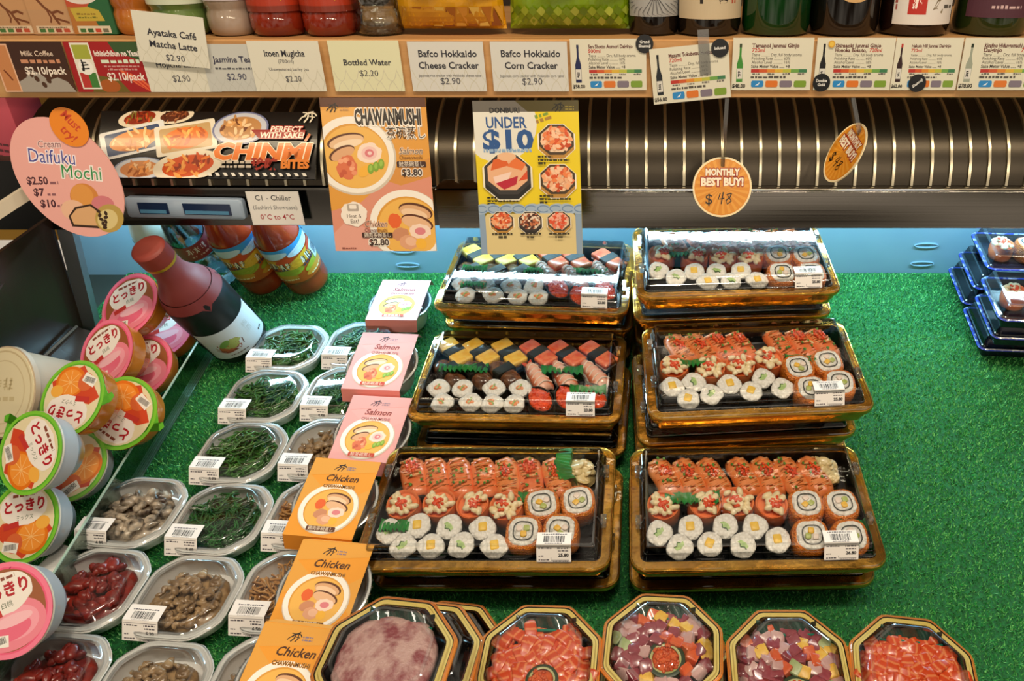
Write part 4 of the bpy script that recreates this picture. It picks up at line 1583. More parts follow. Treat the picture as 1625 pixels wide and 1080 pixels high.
def recipe(kind, var):
    """list of (part, mesh) of one piece of sushi, standing on z=0"""
    key = (kind, var)
    if key in FOOD:
        return FOOD[key]
    rnd = random.Random(hash((len(kind), ord(kind[0]), ord(kind[-1]), var)) & 0xffff)
    out = []

    def part(n, mb, m, sm=50):
        out.append((n, mb.mesh(n, m, sm)))

    def wobr(r, n, a, seed):
        return [(x * (1 + a * noise.noise(Vector((x * 90, y * 90, seed * 5.1)))), y * (1 + a * noise.noise(Vector((x * 90, y * 90, seed * 5.1))))) for x, y in circ(r, n)]

    if kind.startswith('maki'):
        r, h = 0.0152, 0.026
        sh = wobr(r, 28, .16, var + 3)
        part('nori', MB().loft([[(x * .96, y * .96, 0) for x, y in sh], [(x, y, .002) for x, y in sh], [(x, y, h - .004) for x, y in sh], [(x * .97, y * .97, h - .0022) for x, y in sh]], 0, True, True), nori_m)
        rings = []
        for q, z in ((.985, -.0035), (1.005, -.0015), (.96, .0), (.8, .0009), (.55, .0013), (.3, .0012), (.02, .0012)):
            rings.append([(x * q, y * q, h + z + .0007 * noise.noise(Vector((x * q * 420, y * q * 420, var)))) for x, y in sh])
        part('rice', MB().loft(rings, 0, False, True), rice_m, 70)
        top = h + .0012
        if kind == 'maki_egg':
            a = rnd.uniform(-.5, .5)
            part('egg', MB().box(-.0049, .0049, -.0056, .0056, top - .003, top + .0012, bev=.0016, T=TR(rnd.uniform(-.001, .001), rnd.uniform(-.001, .001), 0, rz=a)), egg_m)
        elif kind == 'maki_cucumber':
            a = rnd.uniform(0, 3.1)
            P = [(-.0062, -.002), (-.001, -.0035), (.005, -.0022), (.0068, .002), (.003, .0016), (.0005, .0042), (-.003, .0012), (-.006, .0022)]
            part('cucumber', MB().loft([[(x, y, top - .002) for x, y in P], [(x, y, top + .0008) for x, y in P]], 0, True, True, T=TR(0, 0, 0, rz=a)), cuc_m)
            part('cucumber_skin', MB().tube([(-.0065, .0026, top + .0006), (-.003, .0016, top + .0009), (.0005, .0046, top + .0009), (.0032, .002, top + .0008)], .0007, 5, T=TR(0, 0, 0, rz=a)), mat('cucumber_skin', '2f5f22', .4))
        else:
            mb = MB()
            for k in range(4):
                mb.blob(.0036, .0026, .0016, (rnd.uniform(-.004, .004), rnd.uniform(-.0035, .0035), top + .0002), .001, 300, k + var, 8, 6)
            part('salmon', mb, mat('minced_salmon', 'eba070', .3, noise_col='e07a48', nscale=150))
            part('cucumber', MB().tube([(-.004, -.003, top + .001), (.0005, .0005, top + .0016), (.004, .0005, top + .0012)], .0012, 6, T=TR(0, 0, 0, rz=rnd.uniform(0, 6))), cuc_m)
    elif kind == 'uramaki':
        h = 0.031
        def sq(r, q, z, e=.72):
            return [(math.copysign(abs(math.cos(a)) ** e, math.cos(a)) * r * q, math.copysign(abs(math.sin(a)) ** e, math.sin(a)) * r * q, z) for a in [2 * math.pi * i / 36 for i in range(36)]]
        r = .0208
        w = lambda ring, a=.0006: [(x + a * noise.noise(Vector((x * 300, y * 300, z * 300 + var))), y + a * noise.noise(Vector((y * 300, x * 300, z * 300 + var))), z + a * noise.noise(Vector((x * 260, z * 300, y * 260)))) for x, y, z in ring]
        part('roe_coat', MB().loft([w(sq(r, .9, 0)), w(sq(r, 1.0, .004)), w(sq(r, 1.02, h * .5)), w(sq(r, 1.0, h - .003)), w(sq(r, .93, h)), w(sq(r, .82, h + .0005))], 0, True, True), tobiko_m, 70)
        part('rice', MB().loft([w(sq(r, .80, h - .002), .001), w(sq(r, .80, h + .0012), .001), w(sq(r, .66, h + .0022), .001), w(sq(r, .50, h + .002), .001)], 0, False, True), rice_m, 70)
        dx = rnd.uniform(-.001, .001)
        part('nori', MB().loft([[(x + dx, y, h + .001) for x, y, z in sq(r, .57, 0)], [(x + dx, y, h + .003) for x, y, z in sq(r, .56, 0)], [(x + dx, y, h + .003) for x, y, z in sq(r, .50, 0)]], 0, True, False), nori_m)
        part('rice_core', MB().loft([w([(x + dx, y, z) for x, y, z in sq(r, .51, h + .0012)], .0004), w([(x + dx, y, z) for x, y, z in sq(r, .44, h + .0027)], .0008), w([(x + dx, y, z) for x, y, z in sq(r, .2, h + .0030)], .0008)], 0, True, True), rice_m, 70)
        a = rnd.uniform(0, 6)
        for n_, m_, x, y in (('egg', egg_m, .0038, .001), ('avocado', avo_m, -.003, .0042), ('crab', crabw_m, -.003, -.0042)):
            part(n_, MB().blob(.0040, .0036, .0014, (x + dx, y, h + .0036), .0006, 300, var, 10, 6, .6, T=TR(0, 0, 0, rz=a)), m_)
    elif kind == 'gunkan_mayo':
        # oval of rice wrapped in salmon, dressed with mayonnaise and roe
        rx, ry, h = .0195, .0205, .027
        rings = []
        for q, z in ((.86, 0), (.98, .003), (1.05, .012), (1.04, .022), (.98, .0285), (.88, .0275), (.84, .024)):
            rings.append([(rx * q * math.cos(a) * (1 + .05 * noise.noise(Vector((a, z * 60, var)))), ry * q * math.sin(a), z + .0016 * noise.noise(Vector((math.cos(a) * 2, math.sin(a) * 2, var * 3 + 1)))) for a in [2 * math.pi * i / 30 for i in range(30)]])
        part('salmon_wrap', MB().loft(rings, 0, True, True), salm_m, 60)
        mb = MB()
        for k in range(20):
            a, q = rnd.uniform(0, 6.28), rnd.uniform(.05, .84)
            mb.blob(rnd.uniform(.004, .0075), rnd.uniform(.003, .005), rnd.uniform(.003, .0045), (0, 0, 0), .0014, 220, k + var * 20, 10, 7,
                    T=TR(rx * q * math.cos(a), ry * q * math.sin(a), h + .001 + (1 - q) * .004, rz=rnd.uniform(0, 3)))
        part('mayo', mb, mayo_m, 70)
        mb = MB()
        cx, cy = rnd.uniform(-.005, .005), rnd.uniform(-.003, .006)
        for k in range(20):
            a, q = rnd.uniform(0, 6.28), .0068 * math.sqrt(rnd.random())
            mb.blob(.0021, .0021, .0019, (cx + q * math.cos(a), cy + q * 1.2 * math.sin(a), h + .0085 - q * .25), 0, 1, 0, 7, 5)
        part('roe', mb, roe_m, 70)
    elif kind == 'gunkan_roe':
        rx, ry, h = .0165, .024, .024
        el = lambda q, z: [(rx * q * math.cos(a), ry * q * math.sin(a), z) for a in [2 * math.pi * i / 28 for i in range(28)]]
        part('nori', MB().loft([el(.97, 0), el(1, .002), el(1.02, h), el(.97, h), el(.95, h - .005)], 0, True, True), nori_m)
        mb = MB().blob(rx * .93, ry * .93, .006, (0, 0, h - .003), .0012, 120, var, 20, 8)
        for k in range(46):
            a, q = rnd.uniform(0, 6.28), math.sqrt(rnd.random()) * .88
            mb.blob(.0021, .0021, .0019, (rx * q * math.cos(a), ry * q * math.sin(a), h + .0025 - q * q * .003), 0, 1, 0, 6, 5)
        part('roe', mb, roe_m, 70)
    else:
        L, W, H = .054, .027, .021
        part('rice', MB().blob(W * .47, L * .44, H * .56, (0, 0, H * .5), .0012, 140, var, 18, 10, .75), rice_m, 70)

        def slab(mb, w, l, t, z0, arch=.006, wob=.0012, taper=0.0, droop=.004, e=2.0):
            nx, ny = 9, 16
            top, bot = [], []
            for j in range(ny + 1):
                v = j / ny * 2 - 1
                ww = w * (1 - taper * (v * .5 + .5)) * (1 - .25 * abs(v) ** 5)
                for i in range(nx + 1):
                    u = i / nx * 2 - 1
                    x = u * ww / 2 + wob * noise.noise(Vector((v * 3, u, var * 2.7)))
                    y = v * l / 2 * (1 - .06 * u * u) + wob * 2 * noise.noise(Vector((u * 2, v, var * 4.1)))
                    z = z0 + arch * (1 - abs(u) ** e) - droop * abs(v) ** 3 + wob * .7 * noise.noise(Vector((u * 3, v * 3, var * 1.3)))
                    ed = min(1.0, (1 - max(abs(u), abs(v) ** 1.5)) * 5)
                    top.append((x, y, z + t * (.55 + .45 * ed)))
                    bot.append((x, y, z))
            n = (nx + 1)
            fs = []
            o = len(top)
            for j in range(ny):
                for i in range(nx):
                    a, b, c, d = j * n + i, j * n + i + 1, (j + 1) * n + i + 1, (j + 1) * n + i
                    fs += [(a, b, c, d), (o + d, o + c, o + b, o + a)]
            rim = [j for j in range(nx)] + [nx + j * n for j in range(ny)] + [ny * n + nx - j for j in range(nx)] + [(ny - j) * n for j in range(ny)]
            for q in range(len(rim)):
                a, b = rim[q], rim[(q + 1) % len(rim)]
                fs.append((b, a, o + a, o + b))
            return mb.add(top + bot, fs)
        if kind == 'nigiri_salmon':
            part('salmon', slab(MB(), W * 1.16, L * 1.12, .0045, H * .78), sear_m if var % 3 else salm_m, 60)
            zf = lambda x: H * .78 + .0055 + .006 * (1 - (2 * x / W) ** 2)
            for nm, mm, off in (('spicy_sauce', sauce_m, 0), ('mayo_sauce', sauce2_m, .0022)):
                pts = []
                n = 18
                for k in range(n + 1):
                    y = -L * .44 + L * .88 * k / n + rnd.uniform(-.001, .001) + off
                    x = (.0095 + rnd.uniform(-.003, .002)) * (1 if k % 2 else -1) + .002 * math.sin(k * 1.3)
                    pts.append((x, y, zf(x) + .0003 - .004 * abs(2 * y / (L * 1.12)) ** 3))
                part(nm, MB().tube(pts, .0015, 5), mm, 70)
            mb = MB()
            cy = rnd.uniform(-.014, .012)
            for k in range(20):
                a, q = rnd.uniform(0, 6.28), .0078 * math.sqrt(rnd.random())
                x, y = q * math.cos(a), cy + q * 1.3 * math.sin(a)
                mb.blob(.002, .002, .0018, (x, y, zf(x) + .0022 - q * .2), 0, 1, 0, 6, 5)
            if var % 4 != 3:
                part('roe', mb, roe_m, 70)
            mb = MB()
            for k in range(7):
                x, y = rnd.uniform(-.009, .009), rnd.uniform(-.024, .024)
                mb.tube([(x, y, zf(x) + .0002), (x + rnd.uniform(-.002, .002), y + .0016, zf(x) + .0022)], .0014, 6)
            part('scallion', mb, scal_m, 30)
        elif kind in ('nigiri_egg', 'nigiri_crab', 'nigiri_eel'):
            if kind == 'nigiri_egg':
                part('egg_slab', MB().box(-W * .52, W * .52, -L * .56, L * .56, H * .86, H * .86 + .0105, bev=.0025), egg_m)
                zt = H * .86 + .0105
            elif kind == 'nigiri_crab':
                part('crab_stick', MB().box(-W * .5, W * .5, -L * .56, L * .56, H * .95, H * .95 + .0085, bev=.003), crab_m)
                part('crab_white', MB().box(-W * .49, W * .49, -L * .55, L * .55, H * .80, H * .95, bev=.002), crabw_m)
                zt = H * .95 + .0085
            else:
                part('eel', slab(MB(), W * 1.05, L * 1.1, .006, H * .78), eel_m, 60)
                zt = H * .78 + .013
            b = .0075
            rg = []
            for y in (-b, b):
                rg.append([(x, y, z) for x, z in ((W * .56, .001), (W * .56, zt - .002), (W * .5, zt + .0008), (-W * .5, zt + .0008), (-W * .56, zt - .002), (-W * .56, .001))])
            part('nori_band', MB().loft(rg, 0, True, True), nori_m, 30)
        elif kind == 'nigiri_prawn':
            part('prawn', slab(MB(), W * 1.12, L * 1.06, .006, H * .76, arch=.007, taper=.45), prawn_m, 60)
            mb = MB()
            for s_ in (-1, 1):
                mb.tube([(0, L * .48, H * .8), (s_ * .004, L * .60, H * .78), (s_ * .007, L * .68, H * .84)], [.002, .0032, .0008], 6)
            part('prawn_tail', mb, mat('prawn_tail', 'd8542c', .3))
            mb = MB()
            for k in range(5):
                y = -L * .38 + k * L * .17
                wd_ = W * .5 * (1 - .4 * (k / 5))
                mb.tube([(wd_ * math.sin(a) * 1.0, y + .002 * math.cos(a * 2), H * .76 + .0062 + .0068 * (1 - math.sin(a) ** 2)) for a in [R(-62 + 31 * q) for q in range(5)]], .0011, 5)
            part('prawn_stripes', mb, mat('prawn_stripe', 'f4dccb', .35), 70)
    FOOD[key] = out
    return out


PIECE = {
    'maki_egg': ('egg_maki', 'egg maki roll'), 'maki_cucumber': ('cucumber_maki', 'cucumber maki roll'), 'maki_salmon': ('salmon_maki', 'minced salmon maki roll'),
    'uramaki': ('roe_coated_roll', 'orange roe coated roll'), 'gunkan_mayo': ('salmon_gunkan', 'salmon cup topped with mayonnaise'), 'gunkan_roe': ('roe_gunkan', 'orange roe gunkan'),
    'nigiri_salmon': ('seared_salmon_nigiri', 'sauced salmon nigiri'), 'nigiri_egg': ('egg_nigiri', 'yellow egg nigiri'), 'nigiri_crab': ('crab_stick_nigiri', 'red crab stick nigiri'),
    'nigiri_eel': ('eel_nigiri', 'brown eel nigiri'), 'nigiri_prawn': ('prawn_nigiri', 'pink prawn nigiri'),
}
ORD = ['first', 'second', 'third', 'fourth', 'fifth', 'sixth', 'seventh', 'eighth', 'ninth', 'tenth', 'eleventh', 'twelfth', 'thirteenth']


PROTO = {}


def serve(kind, var, label, group, M):
    """a piece of sushi: the first of its kind is built, the others are copies of it and of its parts"""
    nm, _ = PIECE[kind]
    key = (kind, var)
    if key not in PROTO:
        t = thing(nm, label, 'sushi', group, M)
        PROTO[key] = (t, [link(n, me, t) for n, me in recipe(kind, var)])
        return t
    src, parts = PROTO[key]
    t = src.copy()
    C.objects.link(t)
    t['label'], t['group'] = label, group
    t.matrix_world = M
    for p in parts:
        c = p.copy()
        C.objects.link(c)
        c.parent = t
    return t


# ------------------------------------------------------------------ platters
TW, TD = 0.29, 0.183
RB, RL = 0.020, 0.020


def ringz(w, d, r, inset, z, n=5):
    return [(x, y, z) for x, y in rrect(w - 2 * inset, d - 2 * inset, max(r - inset, .003), n)]


def platter_meshes():
    # origin: middle of the bottom
    mb = MB()
    prof = [(.0135, 0), (.012, .0012), (.0095, .0105), (.0070, .0118), (.0060, .0205), (.0035, .0222), (.0005, .0226), (0, .0236), (0, .0282), (.0008, .0294), (.0040, .0300), (.0118, .0306),
            (.0130, .0290), (.0160, .0075), (.0180, .0060)]
    ms = [0] * 11 + [1] * 4
    mb.loft([ringz(TW, TD, RB, i, z) for i, z in prof], 0, True, True, ms=ms)
    base = mb.mesh('base', [gold_m, black_pl], 35)
    lid = MB()
    prof = [(.0012, .0306), (.0020, .0322), (.0110, .0326), (.0122, .0326), (.0130, .0338), (.0150, .0400), (.0156, .0404), (.0180, .0480), (.0192, .0496), (.0215, .0500)]
    lid.loft([ringz(TW, TD, RB, i, z) for i, z in prof], 0, False, True, ms=[1, 0, 0, 1, 0, 1, 0, 1, 1, 0])
    for sx in (-1, 1):
        for k in range(5):
            y = -.06 + .028 * k
            x0, x1 = sx * (TW / 2 - .0130), sx * (TW / 2 - .0176)
            lid.tube([(x0, y, .0345), (x1, y, .0478)], .0008, 4, 1)
    lid_me = lid.mesh('lid', [lidm, lidm2], 30)
    return base, lid_me


PL_BASE, PL_LID = platter_meshes()


def price_ink(price, seed=0, w=100, h=96):
    i = Ink(w, h, 'ebe6e2')
    i.smear(14, 88, 72, 4, '55505a', seed + 9)
    i.bars(20, 62, 60, 22, '1c1c1e', seed)
    i.smear(24, 57, 50, 3, '55505a', seed + 3)
    i.line([(4, 49), (96, 49)], 1.2, '3c3840')
    i.smear(6, 41, 38, 4.5, '4a444c', seed)
    i.smear(60, 41, 32, 4.5, '4a444c', seed + 1)
    i.smear(62, 33, 30, 4, '4a444c', seed + 2)
    i.text(price, 78, 17, 9.5, '1a181c', bold=.05, maxw=36)
    i.smear(6, 17, 14, 4, '6a646c', seed + 4)
    i.line([(42, 14), (42, 6), (94, 6)], 1.2, '2a2830')
    i.smear(6, 5, 30, 4, '4a444c', seed + 5)
    i.smear(48, 1.5, 44, 3, '6a646c', seed + 6)
    return i


def fold_label(parent, ink, width, x, ytop, z_top, slope_dy, slope_dz, frac, name='price_label'):
    """label folded over an edge: the upper part lies flat, the lower part hangs down the slope"""
    k = width / ink.w
    H = ink.h * k
    yb = H * (1 - frac)          # the fold, measured from the sheet's lower edge
    L = math.hypot(slope_dy, slope_dz)
    ny, nz = slope_dy / L, slope_dz / L

    def fn(a, b, z):
        if b >= yb:
            return (x + a, ytop + (b - yb), z_top + .0005 + z)
        q = yb - b
        return (x + a, ytop - q * ny - z * nz, z_top + .0005 - q * nz + z * ny)
    # the sheet itself in two faces
    i2 = Ink(ink.w, ink.h, ink.base)
    i2.rect(0, 0, ink.w, yb / k, ink.base)
    i2.rect(0, yb / k, ink.w, ink.h - yb / k, ink.base)
    for v, f, c, z in ink.items:
        i2.items.append((v, f, c, z + 2))
    return link(name, i2.mesh(name, width, label_m, 0, fn=fn), parent)


TAB_ME = MB().box(-.0034, .0034, -.007, .007, -.0045, .0045, 0, bev=.0015).mesh('snap_tab', [lidm2], 30)
GR_PL = 'gold sushi platters with clear lids'


def platter(M, label, price=None, seed=0, lab_x=.075):
    t = thing('sushi_platter', label, 'sushi tray', GR_PL, M)
    link('base', PL_BASE, t)
    l_ = link('lid', PL_LID, t)
    for sx in (-1, 1):
        for y in (-.03, .045):
            link('snap_tab', TAB_ME, l_, TR(sx * (TW / 2 - .0105), y, .038))
    if price:
        fold_label(t, price_ink(price, seed), .0385, lab_x, -TD / 2 + .0200, .0502, .0085, .0150, .42)
    return t


def tray_pose(fl, fr, level):
    """pose of a platter from the pixels of its two lower front corners"""
    z = .05 * level
    a, b = atz(*fl, z + .0226), atz(*fr, z + .0226)
    yaw = math.atan2(b.y - a.y, b.x - a.x)
    mid = (a + b) / 2
    mid.z = z
    return Matrix.Translation(mid) @ Matrix.Rotation(yaw, 4, 'Z') @ Matrix.Translation((0, TD / 2, 0))


def stackup(M, n, shifts, where):
    names = ['lowest', 'second from the turf', 'third from the turf', 'fourth from the turf']
    for k in range(n):
        dx, dy, rz = shifts[k]
        Mk = Matrix.Translation((dx, dy, -.05 * (n - k))) @ M @ Matrix.Rotation(rz, 4, 'Z')
        platter(Mk, 'gold platter %s, stack %s' % (names[k], where))


def fill(M, level, org, sc, rows, where, tag_):
    """rows: list of (kind, row name, list of zoom pixels, yaw, lean)"""
    inv = M.inverted()
    z = .05 * level
    P = []
    for kind, rown, pts, yaw, lean in rows:
        for k, (zx, zy) in enumerate(pts):
            hgt = {'m': .029, 'u': .034, 'g': .034, 'n': .030}[kind[0]]
            p = inv @ atz(org[0] + zx / sc, org[1] + zy / sc, z + .006 + hgt * .93)
            P.append([kind, rown, k, p.x, p.y, yaw, lean, random.Random(int(zx * 3 + zy * 7))])

    def discs(q):
        if q[0][0] == 'n':
            dx, dy = -math.sin(q[5]) * .015, math.cos(q[5]) * .015
            return [(q[3] + dx * f, q[4] + dy * f, .0142) for f in (-1, 0, 1)]
        return [(q[3], q[4], {'m': .0156, 'u': .0212, 'g': .0205}[q[0][0]])]

    def inside(q):
        mx = TW / 2 - .0175 - (.0165 if q[0][0] == 'm' else .0225)
        my = TD / 2 - .0175 - (.0165 if q[0][0] == 'm' else (.0300 if q[0][0] == 'n' else (.0245 if q[0] == 'gunkan_roe' else .0225)))
        q[3], q[4] = min(max(q[3], -mx), mx), min(max(q[4], -my), my)
    for it in range(80):             # ease neighbours apart, inside the lid
        for i in range(len(P)):
            for j in range(i):
                for ax, ay, ar in discs(P[i]):
                    for bx, by, br in discs(P[j]):
                        dx, dy = ax - bx, ay - by
                        d = math.hypot(dx, dy)
                        o = ar + br - d
                        if o > 0 and d > 1e-6:
                            f = .12 * o / d
                            P[i][3] += dx * f
                            P[i][4] += dy * f
                            P[j][3] -= dx * f
                            P[j][4] -= dy * f
            inside(P[i])
    for kind, rown, k, x, y, yaw, lean, rnd in P:
        var = rnd.randrange(4 if kind[0] != 'n' else 5)
        ya = yaw + rnd.uniform(-.1, .1)
        zz = .0068 + (.0012 if kind[0] == 'n' else 0)
        if lean:
            zz += abs(math.sin(lean)) * {'m': .0152, 'u': .0215, 'g': .0240, 'n': .027}[kind[0]]
        lab = '%s, %s from left in %s, %s' % (PIECE[kind][1], ORD[k], rown, tag_)
        serve(kind, var, lab, 'pieces of sushi in the %s' % where, M @ TR(x, y, zz, rz=ya, rx=lean))
    return P


def leaf(M, level, org, sc, a, b, h, label, group, P):
    """a strip of serrated green plastic grass standing between the rows"""
    inv = M.inverted()
    z = .05 * level + .03
    p, q = inv @ atz(org[0] + a[0] / sc, org[1] + a[1] / sc, z), inv @ atz(org[0] + b[0] / sc, org[1] + b[1] / sc, z)
    lim = lambda v: Vector((min(max(v.x, -.125), .125), min(max(v.y, -.078), .078), 0))
    p, q = lim(p), lim(q)
    # it stands against the front of the row behind it
    row = [r for r in P if r[0][0] in 'gun' and min(p.x, q.x) - .012 < r[3] < max(p.x, q.x) + .012 and abs(r[4] - (p.y + q.y) / 2) < .045]
    if row and abs(p.y - q.y) < .03:
        k = min(row, key=lambda r: abs(r[4] - {'g': .021, 'u': .021, 'n': .028}[r[0][0]] - (p.y + q.y) / 2))[0]
        same = [r for r in row if r[0] == k]
        p.y = q.y = sum(r[4] for r in same) / len(same) - {'g': .0205, 'u': .0205, 'n': .0275}[k[0]]
    L = max((q - p).length, .03)
    d = (q - p).normalized()
    nrm = Vector((-d.y, d.x, 0))
    if nrm.y > 0:
        nrm = -nrm
    h = .0395
    n = 16
    front, back = [], []
    rnd = random.Random(int(L * 1e5))
    for i in range(n + 1):
        f = i / n
        bulge = nrm * (.004 * math.sin(f * math.pi) + .0012 * math.sin(f * 17))
        base = p + d * (L * f) + bulge
        tip = h * (1.0 if i % 2 else .84) * (.8 + .2 * math.sin(f * math.pi))
        for zz, ln in ((.0066, 0), (.0066 + h * .76, .002), (.0066 + tip, .020)):
            w_ = base + nrm * ln
            front.append(Vector((w_.x, w_.y, zz)))
            back.append(Vector((w_.x, w_.y, zz)) - nrm * .0005)
    fs = []
    o = len(front)
    for i in range(n):
        for j in range(2):
            a_, b_ = i * 3 + j, (i + 1) * 3 + j
            fs += [(a_, b_, b_ + 1, a_ + 1), (o + a_ + 1, o + b_ + 1, o + b_, o + a_)]
        fs.append((i * 3 + 2, (i + 1) * 3 + 2, o + (i + 1) * 3 + 2, o + i * 3 + 2))
    me = MB().add(front + back, fs).mesh('plastic_leaf', leaf_m, 30)
    ob = link('plastic_leaf', me)
    ob.matrix_world = M
    tag(ob, label, 'garnish leaf', group)


def ginger(M, level, org, sc, c, label, rx=.024, ry=.026):
    inv = M.inverted()
    p = inv @ atz(org[0] + c[0] / sc, org[1] + c[1] / sc, .05 * level + .03)
    x, y = min(max(p.x, -.122 + rx), .124 - rx), min(max(p.y, -.08 + ry), .081 - ry)
    mb = MB()
    rnd = random.Random(int(c[0]))
    for k in range(26):
        a, q = rnd.uniform(0, 6.28), math.sqrt(rnd.random()) * .85
        px_, py_ = rx * q * math.cos(a), ry * q * math.sin(a)
        s_ = rnd.uniform(.008, .014)
        mb.blob(s_ * .62, s_ * .62, .0024, (0, 0, 0), .003, 120, k, 10, 6, T=TR(px_ * .8, py_ * .8, .010 + (1 - q) * .018 + rnd.uniform(0, .004), rz=rnd.uniform(0, 6), rx=rnd.uniform(-.7, .7), ry=rnd.uniform(-.5, .5)))
    mb.blob(rx * .8, ry * .8, .02, (0, 0, .006), .003, 90, 3, 16, 9, cut=0)
    o = mb.build('pickled_ginger', ging_m, None, smooth=80)
    o.matrix_world = M @ TR(x, y, .0068)
    tag(o, label, 'pickled ginger', 'mounds of pickled ginger', 'stuff')


